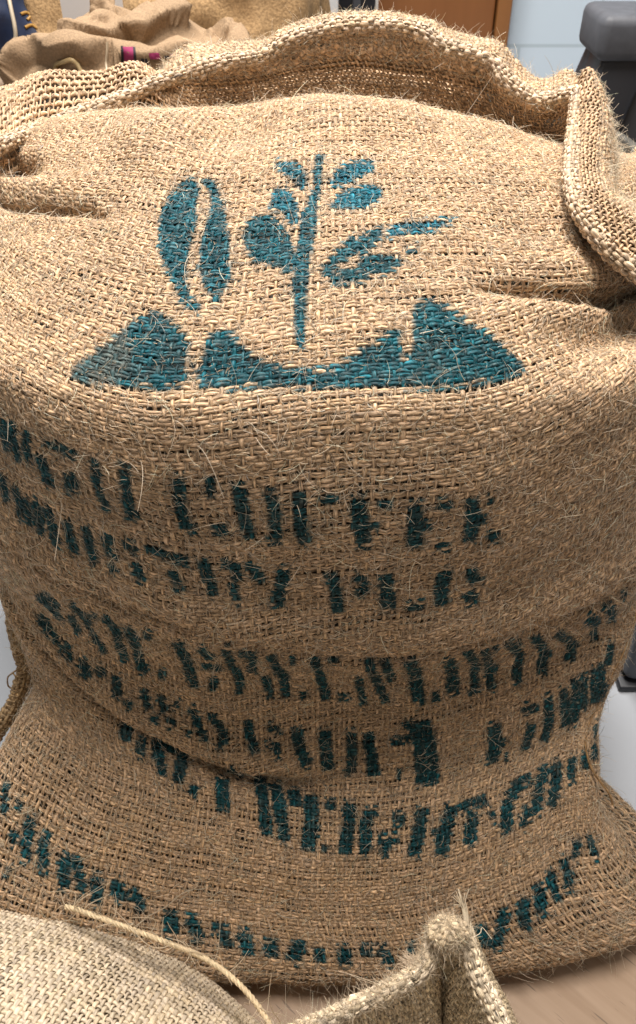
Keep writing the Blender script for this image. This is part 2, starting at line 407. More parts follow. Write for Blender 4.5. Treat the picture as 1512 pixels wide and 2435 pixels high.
def plain(name, c, rough=0.6, noise=0.0, scale=20, bump=0.0, spec=0.4, c2=None):
    m, nt, b, out = mat_new(name); L = nt.links.new
    b.inputs["Base Color"].default_value = (*c, 1); b.inputs["Roughness"].default_value = rough; b.inputs["Specular IOR Level"].default_value = spec
    if noise or bump or c2:
        tc = N_(nt, "ShaderNodeTexCoord"); nz = N_(nt, "ShaderNodeTexNoise"); nz.inputs["Scale"].default_value = scale; nz.inputs["Detail"].default_value = 6
        L(tc.outputs["Object"], nz.inputs[0]); cr = N_(nt, "ShaderNodeValToRGB")
        cr.color_ramp.elements[0].position = 0.3; cr.color_ramp.elements[1].position = 0.7
        lo = c2 or tuple(x * (1 - noise) for x in c); hi = c if c2 else tuple(min(1, x * (1 + noise)) for x in c)
        cr.color_ramp.elements[0].color = (*lo, 1); cr.color_ramp.elements[1].color = (*hi, 1)
        L(nz.outputs[0], cr.inputs[0]); L(cr.outputs[0], b.inputs["Base Color"])
        if bump:
            bp = N_(nt, "ShaderNodeBump"); bp.inputs["Strength"].default_value = 0.5; bp.inputs["Distance"].default_value = bump
            L(nz.outputs[0], bp.inputs["Height"]); L(bp.outputs[0], b.inputs["Normal"])
    return m
def cloth_mat(name, c, scale=300, dark=0.55, bump=0.001):
    """finely woven cloth for sacks standing farther back"""
    m, nt, b, out = mat_new(name); L = nt.links.new
    tc = N_(nt, "ShaderNodeTexCoord"); nz = N_(nt, "ShaderNodeTexNoise"); nz.inputs["Scale"].default_value = scale; nz.inputs["Detail"].default_value = 3
    n2 = N_(nt, "ShaderNodeTexNoise"); n2.inputs["Scale"].default_value = 9; n2.inputs["Detail"].default_value = 5
    L(tc.outputs["Object"], nz.inputs[0]); L(tc.outputs["Object"], n2.inputs[0])
    a = N_(nt, "ShaderNodeMapRange"); a.inputs[3].default_value = dark; a.inputs[4].default_value = 1.35; a.inputs[1].default_value = 0.3; a.inputs[2].default_value = 0.7
    a2 = N_(nt, "ShaderNodeMapRange"); a2.inputs[3].default_value = 0.82; a2.inputs[4].default_value = 1.15
    L(nz.outputs[0], a.inputs[0]); L(n2.outputs[0], a2.inputs[0])
    mm = N_(nt, "ShaderNodeMath", operation='MULTIPLY'); L(a.outputs[0], mm.inputs[0]); L(a2.outputs[0], mm.inputs[1])
    mx = N_(nt, "ShaderNodeMixRGB", blend_type='MULTIPLY'); mx.inputs[0].default_value = 1; mx.inputs[1].default_value = (*c, 1); L(mm.outputs[0], mx.inputs[2])
    L(mx.outputs[0], b.inputs["Base Color"]); b.inputs["Roughness"].default_value = 0.8; b.inputs["Specular IOR Level"].default_value = 0.2
    bp = N_(nt, "ShaderNodeBump"); bp.inputs["Strength"].default_value = 0.7; bp.inputs["Distance"].default_value = bump
    L(nz.outputs[0], bp.inputs["Height"]); L(bp.outputs[0], b.inputs["Normal"])
    return m
M_JUTE = jute_mat("jute_yarn"); M_FIB = fibre_mat("jute_fibre"); M_FINE = jute_mat("fine_yarn", trans=0.10, contrast=0.35)
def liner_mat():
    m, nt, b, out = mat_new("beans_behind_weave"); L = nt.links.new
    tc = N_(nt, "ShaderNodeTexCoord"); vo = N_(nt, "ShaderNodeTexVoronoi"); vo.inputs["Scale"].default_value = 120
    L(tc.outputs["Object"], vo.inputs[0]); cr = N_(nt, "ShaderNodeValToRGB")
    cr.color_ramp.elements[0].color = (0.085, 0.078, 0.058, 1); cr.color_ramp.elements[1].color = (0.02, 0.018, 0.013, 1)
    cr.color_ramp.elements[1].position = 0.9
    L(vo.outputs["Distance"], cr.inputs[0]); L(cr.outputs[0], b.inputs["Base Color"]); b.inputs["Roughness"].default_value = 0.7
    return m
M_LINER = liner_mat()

#INK-BEGIN
INK = [
 ([(122.7,168.4),(124.2,166.5),(124.5,163.9),(125.1,160.7),(125.2,157.7),(125.2,155.5),(125.4,153.4),(125.6,151.4),(126.2,149.9),(127.1,148.2),(128.6,146.7),(128.5,146.2),(127.5,146.5),(126.1,147.5),(124.6,149.8),(123.6,151.7),(122.6,153.1),(121.2,155.7),(120.1,159.2),(119.8,162.2),(120.1,164.8),(121.2,166.8)], 0.97, 0.85),
 ([(124.2,168.1),(124.9,168.5),(126,168),(127.2,165.9),(128.5,163.1),(129.2,160.4),(130.1,157.8),(130.6,155),(131,153),(131,151),(130.7,149),(130.4,147.5),(129.8,147.3),(129.4,148.6),(128.9,149.1),(128.4,149.7),(127.9,151.3),(127.1,152.9),(126.8,155.9),(126.9,158.1),(126.7,161.3),(126.8,163.2),(126,165.9),(125,166.9)], 0.97, 0.85),
 ([(141.5,171.4),(143.2,171.4),(142.6,168.7),(142.3,165.9),(142,162.8),(141.7,160.3),(141.9,159.3),(141.8,157.7),(141.3,155.3),(140.9,152.6),(140.7,149),(140.6,146),(140.5,143.2),(140.5,140.8),(140.2,139.7),(139.8,140),(139.5,141.5),(139.3,144.3),(139.1,147.2),(139,150.2),(139,152.2),(139.3,155),(139.6,158.1),(139.9,160.6),(140.7,162.3),(141.2,166),(141.3,168.8)], 0.93, 0.90),
 ([(134.8,170.9),(136.7,170.5),(138.9,169.9),(140,168.4),(140.3,165.7),(139.9,164.5),(138.8,165.6),(138,167.3),(136.3,168.5)], 0.95, 1.35),
 ([(135.5,165.8),(137.7,164.8),(138.8,162.7),(139.2,159.8),(138.8,157.8),(138,158.9),(137.4,160.6),(136.1,161.3),(134.9,161.5),(135.2,163.4)], 0.95, 1.35),
 ([(132.2,158.9),(133.2,160.5),(135.6,160.2),(137.2,158.5),(138.3,155.7),(139.1,152.7),(138.9,151.1),(138.1,150.7),(136.7,151.9),(134.4,152.6),(133,154.2),(132.3,156.4)], 1.00, 0.75),
 ([(144.1,166.7),(145.5,168.9),(147.9,170.2),(151,170.3),(150.8,168.3),(148.1,166.4),(145.4,164.9),(144,164.8)], 0.95, 1.50),
 ([(143.6,161),(144.7,162.9),(146.9,164.6),(149.6,165.3),(151.6,164.8),(151.2,162.9),(149.7,161.2),(147.1,160.2),(145.1,160.2)], 0.97, 1.50),
 ([(142.3,149.6),(142.5,150.9),(144.1,152.9),(145.5,154.2),(146.8,156.2),(146.9,153.9),(146,152.2),(144.7,151.2),(143.4,149.3)], 1.00, 0.70),
 ([(146.6,153.2),(147.4,155.2),(149.2,156.7),(150.9,157.2),(150,154.8),(148.4,153),(147.2,152.4)], 1.00, 0.80),
 ([(146.8,150.7),(147.3,152.1),(149.2,152.4),(151.4,152.1),(153.1,151.6),(151.6,150.1),(150.2,149),(148.4,149.4),(147.2,149.5)], 1.00, 0.65),
 ([(143.4,148.2),(143.8,149.6),(145.3,150.4),(147,149.9),(147.6,149.2),(148.7,148.5),(146.9,148),(144.7,147.9)], 1.00, 0.60),
 ([(150.9,154.8),(151.6,156.8),(153.2,157.6),(155.6,157.6),(158.6,157.8),(161.4,158.1),(158.3,156.3),(155.7,155.4),(153.4,155.9),(151.9,155.2)], 0.85, 1.60),
 ([(152.9,153.5),(155.3,154),(154.9,152.9),(153,152.9)], 0.60, 1.20),
 ([(115.2,135.6),(115.8,137.5),(117.6,140.4),(119.6,142.9),(121.2,144.7),(122.8,141.7),(122.3,139.1),(121.8,136.6),(119.9,136.1),(117.1,135.6)], 0.50, 0.55),
 ([(120.5,144.2),(121.7,145.3),(123.1,146.4),(124.6,145.4),(125.8,144.5),(127.9,142.4),(128,140.1),(128.2,137.6),(127.9,136.7),(125.7,136.9),(123.5,136.8),(121.2,136.4),(122,140.7)], 0.85, 0.70),
 ([(129.8,136.7),(129.2,138.4),(129.9,140.5),(129.8,142.8),(130.7,143.4),(132.2,143.3),(133.5,141.7),(135.1,139.7),(137,138.3),(139.2,137.6),(141.7,137),(143.9,137.3),(145.4,138),(146.9,139.1),(148.4,139.9),(150,141.1),(151.2,141.4),(151,139.4),(150.6,135.2),(150.3,134.4),(147.8,134.4),(145.3,134.6),(142.8,134.8),(140.4,135),(138,135.4),(135.7,135.8),(132.7,136.3)], 0.93, 0.75),
 ([(150.7,134.3),(150.9,137.3),(152.4,138.7),(152.7,141.5),(153,144.4),(154.7,145.3),(156.5,144.1),(159,141.7),(161.3,139.1),(163.3,136.4),(164.5,134.2),(162.4,133.7),(159.6,133.8),(157.2,134),(154.8,134)], 0.97, 0.65),
 ([(103,123.8),(102.2,121),(100.7,117.4),(103,119.3),(104.1,122.5),(104.6,125)], 1.00, 0.24),
 ([(105.2,125),(104.3,121.5),(102.5,117.2),(104.5,118.8),(105.9,122.7),(106.6,126)], 1.00, 0.24),
 ([(107.3,124.8),(106.4,122.2),(105.1,119.1),(106.7,120.2),(107.8,123.1),(108.6,125.6)], 1.00, 0.24),
 ([(104,123.5),(103.8,121.4),(103.3,118.9),(105.3,120.7),(105.5,122.9),(105.5,124.8)], 1.00, 0.24),
 ([(110,124.2),(112.3,124.6),(114.4,125),(115.1,126.4),(113.1,126.1),(110.9,125.7)], 1.00, 0.24),
 ([(107.9,121.7),(107.4,119),(107.1,116.6),(109,118.1),(109.4,120.6),(109.8,123.1)], 1.00, 0.24),
 ([(111.1,120.7),(110.5,117.4),(113,119.5),(113.5,122.8)], 1.00, 0.24),
 ([(116.4,126.1),(115.5,121.9),(115.5,118),(116.9,119.3),(116.9,123),(117.6,126.8)], 1.00, 0.24),
 ([(119.8,126.9),(119.1,122.9),(118.3,119),(119.7,119.8),(120.5,123.6),(121.1,127.5)], 1.00, 0.24),
 ([(118.1,118.6),(119.9,119.1),(120.5,120.8),(118.7,120.3)], 1.00, 0.24),
 ([(126,126.8),(125.7,124.7),(125.3,122.5),(125.1,119.3),(126.8,119.9),(126.8,122.9),(127.1,124.9),(127.4,126.9)], 1.00, 0.24),
 ([(125.8,119.2),(127.4,119),(127.8,120.1),(126.2,120.3)], 1.00, 0.24),
 ([(129.3,125.9),(130.1,126.1),(129.3,124.3),(130.3,124),(131,126.4),(129.5,126.9)], 1.00, 0.24),
 ([(129.1,118.9),(130.9,118.5),(131.3,120.1),(129.5,120.5)], 1.00, 0.24),
 ([(132.7,125.3),(132.7,121.7),(133,117.8),(134.4,118),(134.1,121.8),(134,125.3)], 1.00, 0.24),
 ([(136,124.1),(136.5,120.7),(136.4,117.1),(137.8,117.1),(137.9,120.8),(137.3,124.3)], 1.00, 0.24),
 ([(135.9,117),(137.6,116.7),(137.7,117.7),(136,118)], 1.00, 0.24),
 ([(97.1,111.4),(96.8,109.1),(96.6,106.7),(98.4,108.5),(98.7,110.9),(98.9,113.2)], 1.00, 0.24),
 ([(99.7,111.5),(99.2,108.8),(98.6,105.8),(100.4,107.5),(100.9,110.3),(101.3,112.9)], 1.00, 0.24),
 ([(101.1,111),(100.3,106.2),(102.1,107.8),(102.7,112.3)], 1.00, 0.24),
 ([(103.2,112.4),(102.7,109.4),(102.2,106.3),(103.9,107.7),(104.2,110.6),(104.9,113.7)], 1.00, 0.24),
 ([(104.9,112.2),(104.7,109.1),(104.7,106.1),(106.4,107.5),(106.4,110.5),(106.8,113.8)], 1.00, 0.24),
 ([(107.8,112.2),(107.5,109.4),(107.3,106.7),(109.1,108),(109.2,110.7),(109.6,113.6)], 1.00, 0.24),
 ([(111,113.1),(110.7,110),(110.6,106.9),(112.2,108.4),(112.3,111.4),(112.6,114.4)], 1.00, 0.24),
 ([(113.4,112.4),(114.7,112.2),(115.9,114.3),(114.6,114.5)], 1.00, 0.24),
 ([(113.6,110.9),(114.7,110.2),(115.6,111.4),(114.5,112.3)], 1.00, 0.24),
 ([(113.4,108.8),(114.3,108),(115.2,109.2),(114.4,110)], 1.00, 0.24),
 ([(116.3,113.4),(118.1,112.8),(119.2,114.5),(117.4,115.2)], 1.00, 0.24),
 ([(116.8,110.7),(117.6,108.6),(119.1,109.9),(118.4,112.1)], 1.00, 0.24),
 ([(119.5,114.2),(121.5,114.3),(123.3,114.1),(125.2,113.7),(125.9,115.2),(124,115.6),(122.2,115.9),(120.4,115.9)], 1.00, 0.24),
 ([(122.1,112.1),(122.9,109.4),(124.2,110.3),(123.5,113.1)], 1.00, 0.24),
 ([(126.5,115),(127.1,111.3),(127.4,109),(128.9,109.5),(128.6,112),(128,115.7)], 1.00, 0.24),
 ([(129.7,114.1),(131.2,113.4),(131.2,112.2),(130.1,110.9),(131,108.1),(132.1,108.5),(131.3,110.9),(132.3,111.7),(132.1,114.2),(130.2,115.3)], 1.00, 0.24),
 ([(132.6,114.1),(134.4,110.6),(135.4,111.4),(133.6,114.8)], 1.00, 0.24),
 ([(137,113.1),(136.4,109.9),(135.7,107.1),(137.3,106.3),(138,109.2),(138.6,112.5)], 1.00, 0.24),
 ([(139.2,123.4),(139.2,121.3),(139.2,119),(139.8,116),(141.4,116.4),(140.8,119),(140.8,121.2),(140.8,123.2)], 1.00, 0.24),
 ([(142,122),(143.9,121.2),(144.2,122.3),(142.2,123.1)], 1.00, 0.24),
 ([(145.5,121.9),(146,118.5),(146.5,114.9),(148.4,115),(147.8,118.5),(147.3,122)], 1.00, 0.24),
 ([(148.8,120.4),(150.7,120.1),(150.7,121.4),(148.8,121.7)], 1.00, 0.24),
 ([(147.5,117.6),(149.2,117.3),(149.2,118.3),(147.5,118.6)], 1.00, 0.24),
 ([(152,121.1),(152.4,117.7),(152.9,114.3),(155,114.1),(154.4,117.5),(153.9,120.9)], 1.00, 0.24),
 ([(155.4,119.9),(157.4,119.2),(157.3,120.6),(155.4,121.2)], 1.00, 0.24),
 ([(154.3,116.9),(155.6,116.6),(155.5,117.8),(154.1,118.1)], 1.00, 0.24),
 ([(156.3,113.5),(158.6,113),(158.4,114.3),(156.1,114.7)], 1.00, 0.24),
 ([(158.7,120.5),(159.6,116.8),(159.8,114),(161.8,112.9),(161.4,116.1),(160.4,120.1)], 1.00, 0.24),
 ([(161.3,115.7),(162.6,116.2),(161.8,117.5),(160.5,117.1)], 1.00, 0.24),
 ([(163.4,112.3),(165,112.1),(164.4,113.8),(162.7,114)], 1.00, 0.24),
 ([(161.6,118.8),(162.8,118.5),(162.4,119.6),(161.2,119.9)], 1.00, 0.24),
 ([(143,111.4),(143.6,107.9),(144,104.6),(145.6,104.7),(145.1,108),(144.4,111.6)], 1.00, 0.24),
 ([(142.4,110.8),(143.5,109.8),(144,110.7),(143,111.7)], 1.00, 0.24),
 ([(146.3,109.6),(147.7,109.1),(147.7,108.6),(146.7,108.3),(147.2,106.7),(148.7,107.5),(148.4,110.1),(146.6,111.1)], 1.00, 0.24),
 ([(149.6,110.8),(150.1,107.6),(150.5,104.3),(152.5,104.2),(152,107.5),(151.4,110.7)], 1.00, 0.24),
 ([(154,103.8),(156.6,103.3),(156.4,104.7),(153.9,105.2)], 1.00, 0.24),
 ([(157.3,109.6),(157.5,106.5),(158.1,103.6),(160.1,103.1),(159.5,105.7),(159.3,108.7)], 1.00, 0.24),
 ([(158.3,108.4),(159.6,108.2),(159.3,109.5),(158,109.7)], 1.00, 0.24),
 ([(162.4,105.7),(163.9,105.7),(162.6,108.8),(161.2,108.7)], 1.00, 0.24),
 ([(162.5,102.1),(164.6,102),(163.5,104.5),(161.5,104.4)], 1.00, 0.24),
 ([(164,105.3),(164.6,104.8),(164.7,106),(164.1,106.5)], 1.00, 0.24),
 ([(92.3,83.3),(94.5,81.9),(98.8,87.2),(97.6,89.8)], 0.98, 0.22),
 ([(94.1,83.1),(93,78),(96.7,82.4),(96.9,86.3)], 0.98, 0.22),
 ([(100.5,88.2),(101.5,85.6),(99.3,78),(101.3,79.8),(102.7,84.2),(104.2,88.5),(103.5,91.7)], 0.98, 0.22),
 ([(97.6,83.5),(95.5,76.9),(97.8,79.3),(100.2,86)], 0.98, 0.22),
 ([(104.1,88.5),(103.8,86.7),(106.5,89.9),(107.1,92)], 0.98, 0.22),
 ([(100.4,79),(100.5,76.9),(102,78),(102.6,80.8)], 0.98, 0.22),
 ([(106.8,89.7),(106.7,86.1),(104.6,80.7),(104.2,77.1),(106.2,78.6),(107.4,83.3),(109.5,88.8),(109.6,93.1)], 0.98, 0.22),
 ([(109.8,88.8),(109.4,85.6),(107.1,78.8),(108.4,76.8),(110.3,78.5),(109.5,80.7),(112.4,88.5),(113.1,92.8)], 0.98, 0.22),
 ([(112.8,88.5),(114.6,89.1),(116.6,93.1),(115,92.6)], 0.98, 0.22),
 ([(111.5,77.4),(113,77.9),(113.7,80.3),(112.1,79.7)], 0.98, 0.22),
 ([(118.6,91),(117.3,83.4),(116.9,79),(119.1,80.4),(120.1,86.1),(121.1,93.6)], 0.98, 0.22),
 ([(117.6,78.7),(119.1,78.7),(119.7,80.2),(118.2,80.3)], 0.98, 0.22),
 ([(122.3,90.4),(123.4,86.9),(125.2,89.8),(124.1,93.2)], 0.98, 0.22),
 ([(120.8,83.9),(124.4,84.2),(125.2,86.5),(121.8,86.4)], 0.98, 0.22),
 ([(122,82.1),(120.9,79),(122.5,78.8),(123.6,81.9)], 0.98, 0.22),
 ([(126.9,92.4),(126.1,85.8),(126.7,82.8),(126.2,78.7),(127.9,78.7),(128.5,83.3),(127.9,87.1),(128.4,93)], 0.98, 0.22),
 ([(129.1,89.5),(131,89.2),(129.3,83.7),(130.9,83.1),(132.6,91),(130,92.3)], 0.98, 0.22),
 ([(134.1,90.3),(134,83.4),(135,81.7),(134.9,76.5),(136.8,76.4),(136.8,82.4),(135.8,84.9),(135.6,90.5)], 0.98, 0.22),
 ([(131.3,82),(132.2,76.8),(133.9,77.1),(133.1,82.8)], 0.98, 0.22),
 ([(137.4,86.2),(138.4,86.2),(138.7,89.2),(137.7,89.5)], 0.98, 0.22),
 ([(138.6,75.7),(139.6,75.3),(140,77.2),(138.9,77.7)], 0.98, 0.22),
 ([(87.1,74.3),(89.5,72.5),(91.2,74.4),(89.7,77.3)], 0.98, 0.22),
 ([(89.8,73.5),(92.3,71.6),(93.4,72.9),(91,74.9)], 0.98, 0.22),
 ([(92.6,74),(93.2,70.8),(94.6,71.8),(94,75)], 0.98, 0.22),
 ([(95.1,72.4),(96.5,70.1),(98.7,72.1),(97.3,74.5)], 0.98, 0.22),
 ([(98.7,73),(100.4,72.7),(101.7,74.6),(100,75)], 0.98, 0.22),
 ([(102.3,73.9),(102.6,70.6),(104.5,71.6),(104.2,74.9)], 0.98, 0.22),
 ([(104.6,70.9),(105.4,69.8),(106.6,70.7),(105.8,71.8)], 0.98, 0.22),
 ([(107.5,73.9),(108.6,70.8),(110.2,71.7),(109.2,74.8)], 0.98, 0.22),
 ([(110.6,73.6),(111.9,71.6),(113.4,72.7),(112.1,74.8)], 0.98, 0.22),
 ([(109.4,69.5),(111.4,69.8),(111.8,71.1),(109.9,70.8)], 0.98, 0.22),
 ([(113.7,73.4),(114.5,73),(115.9,74.6),(115.1,75.1)], 0.98, 0.22),
 ([(112.3,70.7),(113.7,70),(114.8,71.1),(113.4,71.9)], 0.98, 0.22),
 ([(116.1,70.1),(116.7,69.8),(117.6,70.8),(117,71.1)], 0.98, 0.22),
 ([(116.8,74.1),(117.9,71.8),(119.2,69.7),(120.6,70.4),(119.3,72.6),(118.2,75.1)], 0.98, 0.22),
 ([(120.1,73.6),(122,72.3),(122.9,70.5),(121.8,69.3),(123.1,68.7),(124.5,70.5),(123.4,73.1),(121.3,74.8)], 0.98, 0.22),
 ([(127.2,73.5),(127.6,71.1),(128.9,67.4),(130.7,67.5),(129.4,71.2),(129.1,73.5)], 0.98, 0.22),
 ([(131.9,71),(134.7,69.6),(135.2,70.8),(132.4,72.2)], 0.98, 0.22),
 ([(131.3,68.3),(134.3,67.5),(134.4,68.5),(131.4,69.3)], 0.98, 0.22),
 ([(133.2,68.1),(133.2,66.2),(134.6,65.8),(134.7,67.7)], 0.98, 0.22),
 ([(136.7,70.3),(137.3,66.3),(139,63.1),(140.9,63.5),(139.3,66.4),(138.7,70.1)], 0.98, 0.22),
 ([(140.7,88.2),(141.7,79.6),(142.7,74.3),(144.5,74.4),(143.4,80),(142.2,88.4)], 1.00, 0.20),
 ([(143.6,86.6),(145.2,86.1),(145.3,87.5),(143.8,88.1)], 1.00, 0.20),
 ([(145.9,73.6),(148,74),(147.7,75.5),(145.6,75.1)], 1.00, 0.20),
 ([(138.6,75.4),(139.3,75.2),(139.3,77.3),(138.7,77.4)], 1.00, 0.20),
 ([(148.3,80.1),(149.2,75.6),(149.9,72.3),(151.3,72.5),(150.6,75.8),(149.5,80.9)], 1.00, 0.20),
 ([(149.2,86.4),(151.9,77.5),(153.9,72.3),(155.5,73),(153.3,78.5),(150.6,86.7)], 1.00, 0.20),
 ([(151.8,86.1),(154.9,77.3),(156.2,78.4),(153.2,86.6)], 1.00, 0.20),
 ([(155.7,85.9),(158.6,78),(159.7,72.5),(162.2,72.4),(160.7,78.4),(157.7,86.2)], 1.00, 0.20),
 ([(160.8,71.8),(161.8,71.4),(162.1,72.7),(161.1,73.1)], 1.00, 0.20),
 ([(163.4,71.5),(164.9,71.5),(164.5,73.4),(162.9,73.4)], 1.00, 0.20),
 ([(162.4,84),(165.8,75.8),(166.3,72.2),(168.4,71.7),(167.9,75.5),(164.2,84.1)], 1.00, 0.20),
 ([(165.4,84.4),(169.5,77.3),(170.5,71.5),(172.3,70.8),(171.2,77),(166.6,84.8)], 1.00, 0.20),
 ([(170,70.9),(171.5,70.7),(171.2,72.1),(169.7,72.3)], 1.00, 0.20),
 ([(168.4,83.4),(173,74.6),(173.3,70.6),(175.2,69.9),(174.9,74),(170,83.2)], 1.00, 0.20),
 ([(171.8,81),(172.7,80.9),(171.3,83.6),(170.4,83.8)], 1.00, 0.20),
 ([(174.4,73.7),(175.8,73.3),(175.2,75),(173.8,75.6)], 1.00, 0.20),
 ([(172.5,82.8),(178.5,75),(178.4,70.1),(180.2,69),(180.7,71.6),(180.3,74.7),(173.4,83.6)], 1.00, 0.20),
 ([(176.3,80.2),(176.6,80.9),(175.1,83.2),(174.4,83.1)], 1.00, 0.20),
 ([(177.1,81.9),(183.2,74),(183.4,69.6),(185.6,68.6),(185.6,73.3),(178.4,82.5)], 1.00, 0.20),
 ([(185.4,72),(186.8,71.7),(185.6,73.8),(184.2,74.1)], 1.00, 0.20),
 ([(182.4,79.5),(190,71.6),(189,69.8),(191.2,68.3),(192,71.4),(182.8,81.3)], 1.00, 0.20),
 ([(188,78.8),(195.4,72.7),(193.3,76.4),(188.7,80.4)], 1.00, 0.20),
 ([(192.7,73.9),(195,70.6),(196.7,70.5),(195.3,73.2)], 1.00, 0.20),
 ([(191.1,79.5),(198.4,73.3),(201.6,74.2),(193.6,79.1)], 1.00, 0.20),
 ([(197.1,78.9),(198.8,79.1),(197.5,80.3),(196.2,80.2)], 1.00, 0.20),
 ([(137,69.8),(137.9,65.7),(139.4,63),(141.1,63.4),(139.8,65.8),(138.9,69.8)], 1.00, 0.20),
 ([(142.1,69),(142.3,65.6),(142.8,61.7),(145.1,61.4),(144.6,65.3),(144.4,68.8)], 1.00, 0.20),
 ([(147.2,67.8),(147.7,64.7),(147.4,60.6),(149.4,60.3),(149.7,64.5),(149.1,67.9)], 1.00, 0.20),
 ([(150.3,67.2),(151.1,63.5),(151.9,59.4),(154.1,59.5),(153.2,63.6),(152.3,67.4)], 1.00, 0.20),
 ([(147.1,60.1),(148.4,60),(148.3,61.3),(147,61.4)], 1.00, 0.20),
 ([(157.7,58.8),(158.6,58.6),(158.7,60.4),(157.8,60.7)], 1.00, 0.20),
 ([(158.8,68.4),(160.1,64.3),(160.8,60.5),(161.8,57.3),(166.7,56.4),(165.5,59.8),(164.6,63.9),(163,68.8)], 1.00, 0.20),
 ([(156.2,64.5),(159.7,65.2),(159.3,66.5),(155.7,65.8)], 1.00, 0.20),
 ([(158.4,67.3),(160.5,67.8),(159.9,69.3),(157.7,68.7)], 1.00, 0.20),
 ([(174.2,64.2),(175,61),(175.3,57.3),(178.4,56.2),(177.6,60.1),(176.7,63.6)], 1.00, 0.20),
 ([(177.8,58.7),(179,59.1),(177.9,60.6),(176.6,60.2)], 1.00, 0.20),
 ([(179.9,56.1),(181,56),(180,57.2),(178.9,57.4)], 1.00, 0.20),
 ([(181.5,63),(184.8,62.5),(184,64.4),(180.8,64.9)], 1.00, 0.20),
 ([(182.3,61.5),(182.6,57.1),(185,56),(184.4,60.2)], 1.00, 0.20),
 ([(185.1,65.3),(186.2,60),(186.5,57),(189.1,55.7),(188.5,58.8),(187,64.6)], 1.00, 0.20),
 ([(188.2,65),(189.2,60.9),(190.7,57),(193.5,56.1),(191.4,59.9),(190.4,63.9)], 1.00, 0.20),
 ([(190.6,65.8),(191.1,62.6),(191.8,59.4),(193.2,56.4),(196,56),(193.9,58.6),(193.2,61.5),(192.6,64.6)], 1.00, 0.20),
 ([(192.7,65.5),(193.4,62),(194.1,58.6),(196.5,58),(195.2,61.5),(194.6,64.9)], 1.00, 0.20),
 ([(194.9,66),(195.6,62.5),(196.7,58.9),(200.1,58.4),(197.5,62),(196.7,65.6)], 1.00, 0.20),
 ([(196.6,66.5),(197.2,63),(198.7,59.2),(204.5,59),(199.4,62.5),(198.6,66.1)], 1.00, 0.20),
 ([(198.8,70.2),(198.3,65.8),(200.5,65.3),(200.6,69.9)], 1.00, 0.20),
 ([(102.2,59.8),(102.1,57.3),(104.2,57.9),(105.3,67.2)], 1.00, 0.32),
 ([(105.6,58.9),(104.7,55.9),(106.6,56.4),(107.2,59.3)], 1.00, 0.32),
 ([(108.2,59.4),(108.3,56),(108.6,54.4),(110.9,55.3),(110.7,56.8),(111.3,67.2)], 1.00, 0.32),
 ([(113.4,59),(112.5,56.4),(111.2,54.2),(113.6,54.3),(114.9,56.6),(115.5,59.2)], 1.00, 0.32),
 ([(110.7,58.7),(114.1,58.5),(115.5,66),(111.1,59.7)], 1.00, 0.32),
 ([(114.5,53.7),(115.9,52.7),(117.5,53.8),(116.3,54.7)], 1.00, 0.32),
 ([(120.8,56.4),(120.4,53.8),(120.4,51.6),(123.3,51.9),(123.4,54.2),(123.8,57.3)], 1.00, 0.32),
 ([(123.1,58.9),(126.4,58),(127.3,59.8),(124.8,66.9)], 1.00, 0.32),
 ([(128.7,59.2),(129,55.7),(129.2,53.4),(129.7,51.4),(130.5,49.4),(132.9,50),(132.2,52),(131.7,54),(131.5,56.6),(131.2,59.8)], 1.00, 0.32),
 ([(131.8,58.3),(132.3,54.5),(133.1,52.1),(134,49),(136.4,49.5),(135.6,52.8),(134.9,55.3),(134.3,59.2)], 1.00, 0.32),
 ([(135.4,57.2),(136.3,54.2),(138.7,54.9),(137.7,58.1)], 1.00, 0.32),
 ([(139.1,56.5),(139,52.5),(138.4,48.7),(141.3,48.7),(142,52.6),(142,56.7)], 1.00, 0.32),
 ([(140.6,51.1),(142.3,50.9),(142.8,52),(141,52.2)], 1.00, 0.30),
 ([(143.3,54.5),(145.7,54.5),(145.7,56.1),(143.3,56.1)], 1.00, 0.30),
 ([(147.1,55.9),(146.9,52),(145.9,48.6),(148.8,48.3),(149.8,51.8),(150,55.8)], 1.00, 0.30),
 ([(142.7,48.6),(143.9,48.6),(144,49.9),(142.9,49.9)], 1.00, 0.30),
 ([(152,55.1),(150.6,52.3),(150.5,48.3),(153,48.2),(153.1,52),(154.4,54.4)], 1.00, 0.30),
 ([(152,53.7),(154.9,53.8),(154.6,55),(151.7,54.8)], 1.00, 0.30),
 ([(157.7,54.2),(157.4,52.2),(160.1,51.7),(160.5,53.7)], 1.00, 0.30),
 ([(154.5,49.9),(158.9,49.4),(159.1,50.7),(154.7,51.2)], 1.00, 0.30),
 ([(155.5,49.8),(155,48.1),(156.7,47.7),(157.2,49.5)], 1.00, 0.30),
 ([(162.7,54.2),(161.6,50.7),(160.6,47.7),(163.3,46.9),(164.3,49.9),(165.4,53.2)], 1.00, 0.30),
 ([(168.6,53.1),(167.5,50.1),(166.1,47),(169,45.9),(170.3,49.1),(171.5,52)], 1.00, 0.30),
 ([(166.2,49),(168.5,48.7),(168.2,50.1),(165.8,50.4)], 1.00, 0.30),
 ([(172,51),(175.1,50.9),(178.2,50.8),(177.3,52.4),(174.3,52.5),(171.3,52.6)], 1.00, 0.30),
 ([(173.5,50.8),(172.8,48.7),(172.2,46.6),(174.8,45.7),(175.3,47.8),(176,49.9)], 1.00, 0.30),
 ([(178.2,48.4),(179.6,48.2),(179.3,49.6),(177.8,49.8)], 1.00, 0.30),
 ([(183.3,52.2),(180.9,50.1),(180.5,48.1),(180.1,46.2),(182.7,45.4),(183.3,49),(185.7,50.8)], 1.00, 0.30),
 ([(184.2,50.8),(188.3,50.8),(186.9,52.4),(183,52.3)], 1.00, 0.30),
